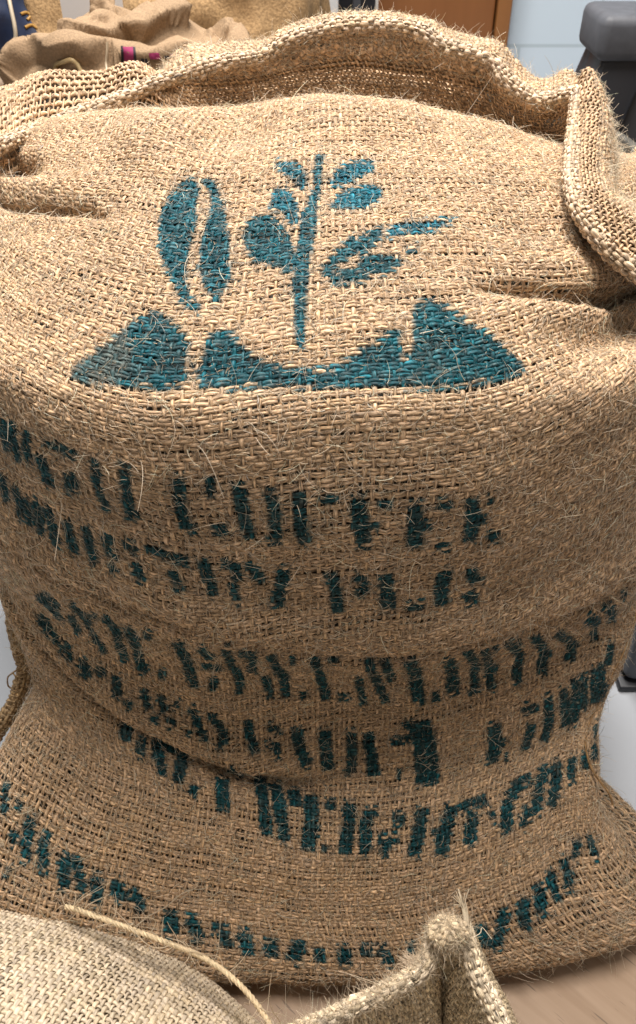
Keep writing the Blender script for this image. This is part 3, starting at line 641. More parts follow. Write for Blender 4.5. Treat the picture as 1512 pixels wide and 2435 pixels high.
 ([(184.9,47.6),(185.9,47.5),(183.9,46.4),(185.7,45.2),(187.9,46.6),(186,48.4)], 1.00, 0.30),
 ([(189.5,52.8),(188,50.1),(187.3,47),(189.7,46),(190.4,48.9),(192.3,51.2)], 1.00, 0.30),
 ([(192.1,52.2),(192.2,49.1),(190.9,46.7),(193.5,45.5),(194.8,48.2),(195.1,51.4)], 1.00, 0.30),
 ([(196.5,51.9),(196.6,48.1),(198.8,47.8),(199.2,51.6)], 1.00, 0.30),
 ([(200.4,52.1),(201.3,49.4),(203.9,49.3),(203.1,52.1)], 1.00, 0.30),
 ([(204.3,57.1),(208.5,53.9),(206.1,52.6),(203.6,51.2),(209,48.9),(208.8,51.1),(204.4,54.8),(205.5,56.4)], 1.00, 0.30),
 ([(77.4,44),(78.6,42.6),(79.6,41.1),(81.2,41.5),(80.3,43),(79.2,44.5)], 0.95, 0.42),
 ([(81.5,43.5),(82.6,42.6),(83.7,43.1),(82.7,43.9)], 0.95, 0.42),
 ([(84.7,42.7),(85.4,40.2),(86.7,37.9),(88.4,38.4),(87.2,40.6),(86.5,43)], 0.95, 0.42),
 ([(82.5,40.4),(83.8,39.1),(85.1,39.5),(83.8,40.9)], 0.95, 0.42),
 ([(88.1,41.9),(89,39.8),(90.5,37.5),(92.4,38.1),(90.9,40.4),(90.1,42.4)], 0.95, 0.42),
 ([(92.8,40.8),(93.8,38.9),(94.6,36.9),(96.6,37.3),(95.8,39.4),(94.8,41.4)], 0.95, 0.42),
 ([(95,41.1),(96.8,39),(98.5,36.9),(99.9,37.4),(98.3,39.6),(96.4,41.7)], 0.95, 0.42),
 ([(99.3,39.8),(100.2,38),(101,36.1),(102.9,36.5),(102.2,38.3),(101.3,40.2)], 0.95, 0.42),
 ([(102.8,39),(105.4,36.8),(107.1,37.7),(104.5,40)], 0.95, 0.42),
 ([(106.5,38.5),(108.4,37.4),(108.6,36.4),(110.4,36.7),(110,38.2),(107.8,39.5)], 0.95, 0.42),
 ([(84.6,35.7),(86.1,36),(85.8,37),(84.2,36.8)], 0.95, 0.42),
 ([(113.4,37),(114.1,34),(116.7,34.5),(116,37.5)], 0.95, 0.42),
 ([(117.1,36.6),(119.4,33.4),(121.3,34.3),(119.1,37.5)], 0.95, 0.42),
 ([(122.1,35),(123.6,35.1),(124.2,33.1),(126,33.6),(125.2,36.2),(122.5,36.5)], 0.95, 0.42),
 ([(126.6,35.5),(127.8,32.5),(129.8,33.2),(128.8,36.3)], 0.95, 0.42),
 ([(131.3,35.1),(131.1,32.4),(133.5,32.6),(133.9,35.3)], 0.95, 0.42),
 ([(136.9,35.7),(134.7,32.9),(136.8,32.1),(138.8,34.9)], 0.95, 0.42),
 ([(139.6,34.5),(139.5,32.8),(141.5,33),(141.8,34.7)], 0.95, 0.42),
 ([(139.6,34.6),(139.2,32.3),(141.2,32.4),(141.7,34.6)], 0.95, 0.40),
 ([(144.1,34.7),(143.4,32.1),(145.9,32.2),(146.8,34.8)], 0.95, 0.40),
 ([(147.8,34),(150.2,33.3),(151.6,34.7),(149.3,35.4)], 0.95, 0.40),
 ([(151.6,34.5),(152.5,31.8),(154.5,32.6),(153.8,35.2)], 0.95, 0.40),
 ([(157.5,33.6),(158.8,33.4),(160,35.1),(158.6,35.3)], 0.95, 0.40),
 ([(172.9,35.5),(171,32.8),(173.7,32.6),(175.7,35.2)], 0.95, 0.40),
 ([(179.5,36.4),(176.9,34.4),(173.2,32.6),(174.4,31.7),(178.7,33.6),(181.6,35.6)], 0.95, 0.40),
 ([(183.8,36.9),(182.3,35.1),(181.1,33.4),(183.5,33.2),(184.7,34.7),(186.2,36.4)], 0.95, 0.40),
 ([(187.8,37.5),(186.8,35.5),(185.3,34.1),(187.5,33.6),(189.2,35),(190.4,37)], 0.95, 0.40),
 ([(191.1,38.2),(190.9,35.9),(190.4,34.6),(192.3,34.4),(192.9,35.7),(193.3,37.8)], 0.95, 0.40),
 ([(194.8,38.9),(195,36.7),(193.3,35.4),(194.9,35),(197,36.5),(197.1,38.9)], 0.95, 0.40),
 ([(198.9,40.8),(197.7,38.5),(199.5,38.3),(201.3,40.5)], 0.95, 0.40),
 ([(202.3,40.8),(202.4,38.1),(204.2,38.2),(204.8,40.7)], 0.95, 0.40),
]
#INK-END
def make_ink():
    """paint stencilled on the cloth: polygons in thread counts (u, v), rastered once, sampled per yarn"""
    RES = 5
    W_, H2 = NU * RES, 200 * RES
    amt = np.zeros((H2, W_), np.float32); tone = np.zeros((H2, W_), np.float32)
    for (poly, a, tn) in INK:
        p = np.array(poly) * RES
        x0, y0 = np.maximum(np.floor(p.min(0)).astype(int) - 1, 0); x1, y1 = np.ceil(p.max(0)).astype(int) + 2
        x1 = min(x1, W_); y1 = min(y1, H2)
        if x1 <= x0 or y1 <= y0: continue
        X, Y = np.meshgrid(np.arange(x0, x1) + .5, np.arange(y0, y1) + .5); ins = np.zeros(X.shape, bool)
        for k in range(len(p)):
            (ax, ay), (bx, by) = p[k], p[k - 1]
            if ay == by: continue
            c = ((ay > Y) != (by > Y)) & (X < (bx - ax) * (Y - ay) / (by - ay) + ax); ins ^= c
        s = amt[y0:y1, x0:x1]; s[ins] = np.maximum(s[ins], a); tone[y0:y1, x0:x1][ins] = tn
    k = 3                                                # soft edge
    for _ in range(2):
        amt = (amt + np.roll(amt, 1, 0) + np.roll(amt, -1, 0) + np.roll(amt, 1, 1) + np.roll(amt, -1, 1)) / 5
    wide = amt.copy()
    for _ in range(14):
        wide = (wide + np.roll(wide, 2, 0) + np.roll(wide, -2, 0) + np.roll(wide, 2, 1) + np.roll(wide, -2, 1)) / 5
    tw = tone.copy()
    for _ in range(6): tw = np.maximum.reduce([tw, np.roll(tw, 1, 0), np.roll(tw, -1, 0), np.roll(tw, 1, 1), np.roll(tw, -1, 1)])
    def ink(U, V, seed):
        rag = 0.05 * vnoise(U * 0.9, V * 0.9, seed=41); ru = 0.05 * vnoise(U * 0.9, V * 0.9, seed=51)
        x = np.clip(((U + ru) * RES).astype(int), 0, W_ - 1); y = np.clip(((V + rag) * RES).astype(int), 0, H2 - 1)
        a = amt[y, x]; n = vnoise(U * 1.0, V * 1.0, seed=61) * 0.6 + vnoise(U * 2.6, V * 2.6, seed=62 + seed) * 0.4
        mx = np.clip(a / 0.6, 0, 1)
        w = np.clip((a + 0.06 * n - 0.16) / 0.13, 0, 1) * np.clip(0.99 - (1 - mx) * 0.8 + 0.12 * n, 0, 1)
        w = np.maximum(w, np.clip(wide[y, x] * 0.34 * (0.6 + n), 0, 0.24))
        tt = tw[y, x][..., None]
        c = (1 - tt) * np.array([0.006, 0.048, 0.050]) + tt * np.array([0.0, 0.088, 0.118])
        c = c * (1 + 0.75 * vnoise(U * 1.9, V * 1.9, seed=71 + seed)[..., None] * np.array([.6, 1, 1]))
        return w, c
    return ink
ink_fn = make_ink()

# ================================================================= SETTING
def box(x0, x1, y0, y1, z0, z1):
    V = np.array([[x, y, z] for z in (z0, z1) for y in (y0, y1) for x in (x0, x1)], float)
    Q = np.array([[0, 2, 3, 1], [4, 5, 7, 6], [0, 1, 5, 4], [2, 6, 7, 3], [0, 4, 6, 2], [1, 3, 7, 5]]); return V, Q
def bevel_box(name, b, mat, parent=None, w=0.005, seg=3, rot=None, loc=None):
    V, Q = box(*b); o = mesh_obj(name, V, Q, mat, parent, smooth=True)
    md = o.modifiers.new("bevel", 'BEVEL'); md.width = w; md.segments = seg
    if rot: o.rotation_euler = rot
    if loc: o.location = loc
    return o
FLOOR_Z = -0.018
V, Q = box(-6, 6, -3, 4, FLOOR_Z - .05, FLOOR_Z)
tag(mesh_obj("floor", V, Q, plain("pale_floor", (0.43, 0.46, 0.50), 0.35, 0.06, 3), smooth=False), None, None, kind="structure")

# wooden board the sack stands on
def wood_mat():
    m, nt, b, out = mat_new("pale_oak"); L = nt.links.new
    tc = N_(nt, "ShaderNodeTexCoord"); mp = N_(nt, "ShaderNodeMapping"); mp.inputs["Scale"].default_value = (1.2, 22, 1)
    nz = N_(nt, "ShaderNodeTexNoise"); nz.inputs["Scale"].default_value = 3; nz.inputs["Detail"].default_value = 7; nz.inputs["Distortion"].default_value = 0.4
    L(tc.outputs["Object"], mp.inputs[0]); L(mp.outputs[0], nz.inputs[0])
    cr = N_(nt, "ShaderNodeValToRGB"); cr.color_ramp.elements[0].position = 0.3; cr.color_ramp.elements[1].position = 0.72
    cr.color_ramp.elements[0].color = (0.33, 0.225, 0.145, 1); cr.color_ramp.elements[1].color = (0.46, 0.335, 0.235, 1)
    L(nz.outputs[0], cr.inputs[0])
    mp2 = N_(nt, "ShaderNodeMapping"); mp2.inputs["Scale"].default_value = (14, 150, 1); n2 = N_(nt, "ShaderNodeTexNoise"); n2.inputs["Scale"].default_value = 2.0; n2.inputs["Detail"].default_value = 2
    L(tc.outputs["Object"], mp2.inputs[0]); L(mp2.outputs[0], n2.inputs[0])
    c2 = N_(nt, "ShaderNodeMapRange"); c2.inputs[1].default_value = 0.66; c2.inputs[2].default_value = 0.72; c2.inputs[3].default_value = 1; c2.inputs[4].default_value = 0.55
    L(n2.outputs[0], c2.inputs[0]); mx = N_(nt, "ShaderNodeMixRGB", blend_type='MULTIPLY'); mx.inputs[0].default_value = 1
    L(cr.outputs[0], mx.inputs[1]); L(c2.outputs[0], mx.inputs[2]); L(mx.outputs[0], b.inputs["Base Color"])
    b.inputs["Roughness"].default_value = 0.5
    bp = N_(nt, "ShaderNodeBump"); bp.inputs["Distance"].default_value = 0.0006; bp.inputs["Strength"].default_value = 0.5; L(nz.outputs[0], bp.inputs["Height"]); L(bp.outputs[0], b.inputs["Normal"])
    return m
tb = bevel_box("wooden_board", (0, 1.3, -1.1, 0.0, -0.0178, 0.0), wood_mat(), w=0.002)
tb.rotation_euler = (0, 0, math.radians(-42)); tb.location = (0.007, 0.19, 0)
tag(tb, "pale wooden board with fine grain under the stencilled sack", "wooden board")

# ================================================================= MAIN SACK
sack = empty("burlap_sack"); tag(sack, "tall full burlap sack with teal stencilled coffee plant and mountains, standing in the middle", "sack")
B0 = apply_folds(body_grid()); nvB = B0.shape[0]
print("body grid", B0.shape)
V, Q, C, U = weave(B0, closed=True, ink=ink_fn, seed=1)
mesh_obj("sack_body", V, Q, M_JUTE, sack, C, U)
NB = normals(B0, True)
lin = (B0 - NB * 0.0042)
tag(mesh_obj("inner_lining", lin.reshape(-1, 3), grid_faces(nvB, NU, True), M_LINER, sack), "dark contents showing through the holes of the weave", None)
msk = np.ones((nvB, NU + 1)); ii = np.arange(NU + 1); msk[:, (ii < NU * .18) | (ii > NU * .82)] = 0.02
V, Q, C = hairs(B0, 90000, 0.002, 0.015, 0.00019, ink=ink_fn, closed=True, mask=msk)
V3, Q3, C3 = hairs(B0, 150000, 0.0015, 0.006, 0.00017, seed=19, ink=ink_fn, closed=True, mask=msk, npt=3, lift=.35, base=(.62, .46, .29))
V2, Q2, C2 = hairs(B0, 1300, 0.012, 0.030, 0.00019, seed=8, closed=True, mask=msk, lift=0.5, npt=8, curl=1.5)
VV, QQ = join([(V, Q), (V2, Q2), (V3, Q3)])
tag(mesh_obj("loose_fibres", VV, QQ, M_FIB, sack, np.concatenate([C, C2, C3])), None, None, kind="stuff")

# standing collar of the open mouth: inner wall, rolled hem, outer face
FL = [  # base, inner wall top, crest, outer edge, outer face
 [(-200, 470, .68), (-200, 400, .69), (-200, 372, .70), (-205, 240, .86), (-215, 420, .96)],
 [(-90, 470, .70), (-90, 385, .71), (-90, 356, .72), (-95, 222, .87), (-100, 400, .98)],
 [(0, 450, .745), (0, 362, .755), (0, 335, .76), (5, 212, .88), (0, 390, 1.0)],
 [(60, 420, .775), (60, 338, .785), (60, 312, .79), (70, 188, .89), (60, 370, 1.02)],
 [(120, 400, .80), (120, 316, .81), (118, 292, .815), (125, 174, .90), (120, 350, 1.03)],
 [(235, 380, .82), (235, 272, .83), (235, 248, .835), (230, 178, .91), (235, 330, 1.03)],
 [(350, 360, .835), (350, 225, .85), (345, 196, .855), (330, 156, .90), (340, 310, 1.0)],
 [(430, 350, .84), (430, 198, .86), (428, 168, .862), (425, 128, .895), (425, 162, 0.901)],
 [(525, 345, 0.880), (525, 168, .868), (525, 138, .87), (520, 109, .893), (520, 143, 0.899)],
 [(625, 330, 0.885), (625, 148, .873), (630, 122, .875), (628, 98, .893), (628, 132, 0.899)],
 [(680, 320, 0.885), (680, 118, .874), (680, 88, .878), (676, 70, .893), (676, 104, 0.899)],
 [(760, 320, 0.885), (760, 92, .874), (758, 62, .878), (755, 46, .893), (755, 80, 0.899)],
 [(850, 320, 0.885), (850, 76, .874), (850, 50, .878), (848, 33, .893), (848, 67, 0.899)],
 [(950, 330, 0.885), (950, 82, .874), (950, 52, .878), (952, 36, .893), (952, 70, 0.899)],
 [(1010, 330, 0.880), (1008, 100, .868), (1010, 68, .872), (1016, 48, .888), (1016, 82, 0.894)],
 [(1060, 340, 0.875), (1056, 130, .858), (1060, 98, .862), (1072, 78, .880), (1072, 112, 0.886)],
 [(1120, 350, 0.870), (1116, 150, .850), (1122, 116, .855), (1130, 92, .875), (1130, 126, 0.881)],
 [(1175, 370, 0.865), (1166, 170, .845), (1175, 132, .850), (1188, 100, .870), (1188, 134, 0.876)],
 [(1215, 380, 0.860), (1200, 215, .835), (1208, 180, .840), (1226, 146, .862), (1226, 180, 0.868)],
 [(1260, 390, 0.855), (1250, 250, .825), (1258, 214, .830), (1268, 186, .852), (1268, 220, 0.858)],
 [(1310, 400, 0.845), (1302, 262, .812), (1308, 222, .818), (1312, 190, .842), (1312, 224, 0.848)],
 [(1350, 410, .80), (1342, 255, .800), (1350, 208, .806), (1358, 174, .830), (1358, 208, 0.836)],
 [(1374, 420, .79), (1368, 260, .785), (1382, 200, .790), (1396, 178, .805), (1410, 330, .84)],
 [(1372, 430, .765), (1366, 300, .765), (1384, 232, .768), (1424, 206, .785), (1444, 330, .82)],
 [(1368, 450, .735), (1360, 350, .735), (1376, 290, .738), (1440, 270, .755), (1462, 380, .79)],
 [(1366, 480, .705), (1356, 400, .700), (1370, 350, .702), (1444, 345, .722), (1464, 430, .75)],
 [(1372, 520, .680), (1354, 450, .668), (1366, 412, .666), (1448, 410, .695), (1464, 470, .73)],
 [(1400, 560, .650), (1366, 510, .636), (1378, 470, .634), (1452, 460, .662), (1500, 500, .70)],
 [(1450, 610, .625), (1412, 580, .612), (1418, 536, .610), (1490, 500, .640), (1560, 520, .68)],
 [(1510, 660, .605), (1478, 645, .592), (1480, 600, .590), (1550, 550, .620), (1620, 560, .66)],
 [(1590, 700, .590), (1560, 695, .578), (1560, 650, .576), (1620, 600, .600), (1690, 610, .64)],
]
def loft(cols, nu, nv):
    A = np.array([[at(*p) for p in c] for c in cols])             # (n, m, 3)
    R = np.stack([resample(c, nv) for c in A])                   # each column evenly spaced
    mid = R[:, nv // 3]; s_ = np.r_[0, np.cumsum(np.linalg.norm(np.diff(mid, axis=0), axis=1))]
    G = np.stack([resample(R[:, k], nu) for k in range(nv)])     # (nv, nu, 3)
    return G
FG = loft(FL, 216, 34)
FG[..., 2] += 0.0015 * fbm(np.arange(216)[None] / 9.0, np.arange(34)[:, None] / 6.0, seed=77)
V, Q, C, U = weave(FG, seed=31, pu=.0060, pv=.0055, weft_w=.27, warp_w=.25, strands=1, h=.0012, adapt=True, wmul=np.repeat(np.interp(np.arange(34), [0, 16, 19, 33], [1, 1, 1.7, 1.75])[:, None], 216, 1))
mesh_obj("mouth_collar", V, Q, M_JUTE, sack, C, U)
under = FG - normals(FG)[..., :] * .0022
mesh_obj("turned_cloth", under[15:].reshape(-1, 3), grid_faces(34 - 15, 216), cloth_mat("turned_jute", (.36, .25, .14), 420, .5, .002), sack)
# rolled hem with overcast stitching along the crest
crest = np.array([at(*((np.array(c[1]) + np.array(c[2])) / 2)) for c in FL]); crest[:, 2] += .001
def hem_roll(name, pts, rad, parent, seed, base, stitch=0.006, n=420):
    V, Q, uv, P, T, A, B = tube(pts, rad, n, 8)
    L = np.linalg.norm(np.diff(P, axis=0), axis=1).sum()
    a = np.linspace(0, 2 * math.pi, 13)[:-1]
    m = int(L / .0055); R = resample(P, m)
    idx = np.linspace(0, n - 1, m).astype(int)
    g = R[None] + (np.cos(a)[:, None, None] * A[idx][None] + np.sin(a)[:, None, None] * B[idx][None]) * (rad * (1 + .18 * vnoise(np.arange(m) * .3, seed, seed=seed)))[None, :, None]
    V, Q, C, U = weave(np.swapaxes(g, 0, 1)[:, ::-1], closed=True, seed=seed, pu=.0052, pv=.0055, warp_w=.40, weft_w=.38, strands=1, h=.0010, base=base)
    # slanting overcast stitches
    r = np.random.default_rng(seed); K = int(L / stitch); parts = [(V, Q)]; cs = [C]; us = [U]
    for k in range(K):
        i0 = int((k + .2) / K * (n - 1)); i1 = min(n - 1, i0 + int(n / K * 1.5)); a0 = r.random() * .5 + 1.2
        S_ = [P[int(i0 + (i1 - i0) * f)] + (math.cos(a0 + 3.1 * f) * A[i0] + math.sin(a0 + 3.1 * f) * B[i0]) * rad * 1.16 for f in np.linspace(0, 1, 7)]
        v, q, u, *_ = tube(S_, .0011, 7, 5); parts.append((v, q)); cs.append(np.tile(np.array(base) * (1.15 + .15 * r.standard_normal()), (len(v), 1))); us.append(u)
    V, Q = join(parts)
    return mesh_obj(name, V, Q, M_JUTE, parent, np.concatenate(cs), np.concatenate(us)), g
_, hg = hem_roll("rolled_hem", crest, .0062, sack, 91, (0.55, .42, .29))
fm = np.ones((34, 216)); fm[:17] = .006
V, Q, C = hairs(FG, 24000, .002, .008, .00017, seed=13, mask=fm)
V2, Q2, C2 = hairs(FG, 12000, .002, .009, .00017, seed=14, mask=(np.arange(34)[:, None] > 18) * (np.arange(34)[:, None] < 32) * np.ones((34, 216)), lift=.8, npt=6, curl=1.5)
V, Q = join([(V, Q), (V2, Q2)])
tag(mesh_obj("collar_fibres", V, Q, M_FIB, sack, np.concatenate([C, C2])), None, None, kind="stuff")

# loose thread of the side seam hanging down the right of the sack
V, Q, uv, *_ = tube([[.318, -.035, .31], [.302, -.045, .275], [.287, -.072, .238], [.277, -.084, .221], [.268, -.094, .190], [.256, -.112, .178], [.251, -.127, .170], [.253, -.138, .160], [.259, -.149, .151], [.272, -.160, .137], [.276, -.165, .127]], .0011, 80, 6)
tag(mesh_obj("seam_thread", V, Q, M_JUTE, sack, np.tile([.36, .22, .10], (len(V), 1)), uv), "thin brown thread trailing down the right side", None)
# stitched side seam showing past the left edge
hem_roll("side_seam", np.array([at(52, 1340, .60), at(42, 1400, .605), at(34, 1450, .605), at(46, 1530, .60), at(60, 1600, .59), at(36, 1670, .57), at(0, 1730, .55), at(-50, 1800, .53)]), .0075, sack, 95, (.40, .27, .14))
V, Q, uv, *_ = tube([at(46, 1590, .585), at(30, 1600, .58), at(18, 1612, .58), at(20, 1632, .58), at(36, 1636, .58), at(42, 1618, .58), at(30, 1600, .585)], .0009, 50, 5)
tag(mesh_obj("thread_loop", V, Q, M_JUTE, sack, np.tile([.36, .24, .12], (len(V), 1)), uv), "small curled thread end on the left seam", None)

# ================================================================= SACKS IN FRONT
def ellipsoid_patch(c, ax, rot, x0, x1, f0, f1, nx, nf, seed=5, amp=.0):
    ff = np.radians(np.linspace(f0, f1, 800)); arc = np.r_[0, np.cumsum(np.hypot(np.diff(ax[1] * np.cos(ff)), np.diff(ax[2] * np.sin(ff))))]
    xs = np.linspace(x0, x1, nx)[None]; f = np.interp(np.linspace(0, arc[-1], nf), arc, ff)[:, None]
    r = np.sqrt(np.clip(1 - (xs / ax[0]) ** 2, 0, 1)); X = xs + 0 * f; Y = ax[1] * r * np.cos(f); Z = ax[2] * r * np.sin(f)
    d = amp * fbm(X / .09, Y / .09, Z / .09, seed=seed); X, Y, Z = X, Y + d * np.cos(f), Z + d * np.sin(f)
    return np.stack([c[0] + X * math.cos(rot) - Y * math.sin(rot), c[1] + X * math.sin(rot) + Y * math.cos(rot), np.maximum(c[2] + Z, .001)], -1)
fs = empty("smooth_sack"); tag(fs, "cream sack of fine smooth weave lying at the lower left corner, twine along its edge", "sack")
EC, EA, ER = (-.2912, -.4656, .0181), (.3696, .251, .1223), -.3359
full = ellipsoid_patch(EC, EA, ER, -.3695, .3695, 0, 360, 90, 121, amp=.004)[:, :]
M_CREAM = cloth_mat("cream_cloth", (.36, .27, .17), 500)
fi = full.copy(); fi[..., 2] -= .0035; cc_ = np.array(EC); fi = cc_ + (fi - cc_) * .988
mesh_obj("filling", fi.reshape(-1, 3), grid_faces(121, 90)[:, ::-1], M_CREAM, fs)
pt = ellipsoid_patch(EC, EA, ER, -.20, .3690, 152, -14, 136, 104, amp=.004)
V, Q, C, U = weave(pt, pu=.0042, pv=.0050, warp_w=.46, weft_w=.36, strands=1, h=.0012, seed=51, base=(.70, .585, .43), jit=.07, var=.07)
mesh_obj("woven_cloth", V, Q, M_FINE, fs, C, U)
V, Q, C = hairs(pt, 16000, .0015, .006, .00007, seed=53, base=(.72, .60, .44), lift=.9)
tag(mesh_obj("loose_fibres", V, Q, M_FIB, fs, C), None, None, kind="stuff")

tw = empty("twine", atz(300, 2203, .10)); tag(tw, "length of pale jute twine with frayed curls along the edge of the cream sack", "twine")
TP = np.array([atz(156, 2156, .098), atz(180, 2162, .100), atz(230, 2180, .103), atz(300, 2205, .107), atz(380, 2235, .110), atz(460, 2266, .112), atz(520, 2300, .113), atz(570, 2342, .113), atz(610, 2388, .112), atz(642, 2440, .110), atz(662, 2500, .108)])
V, Q, uv, Pp, T, A, Bn = tube(TP, .0021 * (1 + .12 * vnoise(np.arange(160) * .2, 0, seed=3)), 160, 12)
parts = [(V, Q)]; cs = [np.tile([.74, .58, .36], (len(V), 1))]; us = [uv]
for k in range(3):                                             # plies wound round the core
    t = np.linspace(0, 1, 500); idx = np.clip((t * 159).astype(int), 0, 159); an = t * 110 + k * 2.1
    pr = np.stack([np.interp(t * 159, np.arange(160), Pp[:, d]) for d in range(3)], 1) + (np.cos(an)[:, None] * A[idx] + np.sin(an)[:, None] * Bn[idx]) * .0014
    v, q, u, *_ = tube(pr, .0011, 500, 5, smooth_pts=False); parts.append((v, q)); cs.append(np.tile(np.array([.80, .64, .41]) * (1 + .05 * k), (len(v), 1))); us.append(u)
V, Q = join(parts); o = mesh_obj("cord", V, Q, M_FINE, None, np.concatenate(cs), np.concatenate(us))
def adopt(o, parent):
    o.parent = parent; o.matrix_parent_inverse = __import__('mathutils').Matrix.Translation(-parent.location)
adopt(o, tw)
r_ = np.random.default_rng(12); parts = []
for k in range(64):                                            # frayed curls
    i = int(r_.choice([r_.integers(0, 60), r_.integers(60, 159)])); p = Pp[i]; L = r_.uniform(.006, .026)
    d = T[i] * r_.choice([-1, 1]) * r_.uniform(.3, 1) + A[i] * r_.normal() * .6 + np.array([0, .3, .35]) * r_.uniform(.2, 1); d /= np.linalg.norm(d); c_ = r_.normal(size=3) * .9
    pr = [p + L * (d * t + c_ * t * t * .6 + np.cross(d, c_) * math.sin(t * 4) * .25) for t in np.linspace(0, 1, 7)]
    v, q, u, *_ = tube(pr, np.linspace(.00042, .0002, 18) * r_.uniform(.6, 1.3), 18, 4); parts.append((v, q))
V, Q = join(parts); o = mesh_obj("frayed_curls", V, Q, M_FIB, None, np.tile([.74, .62, .45], (len(V), 1))); adopt(o, tw); tag(o, None, None, kind="stuff")
V, Q, uv, *_ = tube([Pp[45] + [0, .002, 0], atz(317, 2199, .108), [-.168, -.262, .072], [-.157, -.249, .077], [-.137, -.243, .088], [-.122, -.236, .099], [-.109, -.232, .103], [-.105, -.224, .115]], np.linspace(.0007, .0003, 60), 60, 5)
o = mesh_obj("stray_strand", V, Q, M_FIB, None, np.tile([.66, .56, .42], (len(V), 1))); adopt(o, tw)

cs_ = empty("hemmed_sack", atz(1050, 2400, .0)); tag(cs_, "peaked corner of an open burlap sack with thick stitched hem, bottom right of centre", "sack")
FB = [  # outer foot, outer face, crest, inner wall, inner depth  (px, py, z)
 [(430, 2600, .02), (440, 2560, .10), (470, 2575, .205), (520, 2640, .15), (560, 2740, .08)],
 [(560, 2540, .02), (570, 2500, .11), (600, 2502, .212), (640, 2570, .16), (680, 2680, .09)],
 [(690, 2470, .02), (700, 2438, .12), (738, 2440, .220), (775, 2500, .17), (820, 2620, .10)],
 [(790, 2430, .02), (805, 2400, .12), (838, 2396, .226), (872, 2460, .18), (915, 2580, .11)],
 [(890, 2380, .02), (900, 2350, .12), (928, 2350, .230), (952, 2425, .185), (985, 2550, .115)],
 [(950, 2350, .02), (970, 2310, .13), (996, 2312, .234), (1012, 2395, .190), (1028, 2520, .120)],
 [(980, 2330, .02), (1000, 2270, .14), (1022, 2272, .238), (1036, 2360, .190), (1044, 2500, .115)],
 [(1020, 2310, .02), (1022, 2215, .15), (1036, 2226, .244), (1044, 2345, .180), (1047, 2490, .10)],
 [(1070, 2310, .02), (1065, 2196, .15), (1064, 2212, .246), (1050, 2340, .175), (1049, 2490, .095)],
 [(1130, 2330, .02), (1118, 2215, .15), (1100, 2230, .244), (1062, 2345, .180), (1053, 2490, .10)],
 [(1160, 2360, .02), (1145, 2270, .14), (1122, 2282, .238), (1080, 2375, .190), (1060, 2500, .115)],
 [(1180, 2400, .02), (1168, 2320, .13), (1140, 2334, .232), (1104, 2420, .190), (1076, 2530, .120)],
 [(1210, 2450, .02), (1196, 2370, .12), (1166, 2384, .226), (1132, 2470, .185), (1100, 2570, .115)],
 [(1240, 2510, .02), (1225, 2435, .12), (1194, 2446, .220), (1160, 2530, .18), (1130, 2630, .11)],
 [(1270, 2590, .02), (1250, 2520, .11), (1220, 2525, .212), (1190, 2610, .17), (1160, 2710, .10)],
]
def loftz(cols, nu, nv):
    A = np.array([[atz(*p) for p in c] for c in cols]); R = np.stack([resample(c, nv) for c in A])
    return np.stack([resample(R[:, k], nu) for k in range(nv)])
GB = loftz(FB, 96, 62)
GB = GB[:, ::-1]
V, Q, C, U = weave(GB, pu=.0048, pv=.0042, warp_w=.40, weft_w=.40, strands=1, h=.0010, seed=61, base=(.60, .48, .31))
o = mesh_obj("cloth_panels", V, Q, M_JUTE, None, C, U); adopt(o, cs_)
crb = np.array([atz(p[2][0], p[2][1], p[2][2] + .002) for p in FB])
o, _ = hem_roll("rolled_hem", crb, .0052, None, 97, (.60, .49, .345), stitch=.0048, n=300); adopt(o, cs_)
# ridge-like puff at the peak
g = []
for a in np.linspace(0, 2 * math.pi, 17)[:-1]:
    g.append([atz(1066, 2246, .252) + np.array([math.cos(a) * .0135 * math.sin(b), .006 + math.sin(a) * .010 * math.sin(b), .004 + math.cos(b) * .009]) for b in np.linspace(.05, 3.0, 9)])
g = np.swapaxes(np.array(g), 0, 1)
V, Q, C, U = weave(g[::-1], closed=True, pu=.0044, pv=.0034, warp_w=.5, weft_w=.5, strands=1, h=.0007, seed=63, base=(.54, .43, .29)); o = mesh_obj("bunched_peak", V, Q, M_JUTE, None, C, U); adopt(o, cs_)
V, Q, C = hairs(GB, 5000, .002, .008, .00009, seed=64, base=(.66, .54, .38))
hb = np.stack([crb[None] + np.array([math.cos(a) * .006, 0, math.sin(a) * .006]) for a in np.linspace(0, math.pi, 7)])[0:7].reshape(7, -1, 3)
hb = np.stack([resample(h_, 120) for h_ in hb])
V2, Q2, C2 = hairs(hb, 3800, .002, .010, .00010, seed=65, base=(.68, .57, .42), lift=1.2)
V3, Q3, C3 = hairs(g[::-1], 1500, .002, .007, .00010, seed=66, base=(.68, .57, .42), lift=1.2, closed=True)
V, Q = join([(V, Q), (V2, Q2), (V3, Q3)]); o = mesh_obj("loose_fibres", V, Q, M_FIB, None, np.concatenate([C, C2, C3])); adopt(o, cs_); tag(o, None, None, kind="stuff")
parts = []
for k in range(15):                                            # frayed tuft standing on the peak
    e = r_.normal(size=2); base_ = atz(1108, 2232, .252)
    pr = [base_, atz(1108 + e[0] * 2, 2200, .256), atz(1103 + e[0] * 3, 2165, .262), atz(1096 + e[0] * 4, 2140 + abs(e[1]) * 5, .266), atz(1088 + e[0] * 10, 2112 + abs(e[1]) * 16, .270)]
    v, q, u, *_ = tube(pr, np.linspace(.0006, .00018, 16), 16, 4); parts.append((v, q))
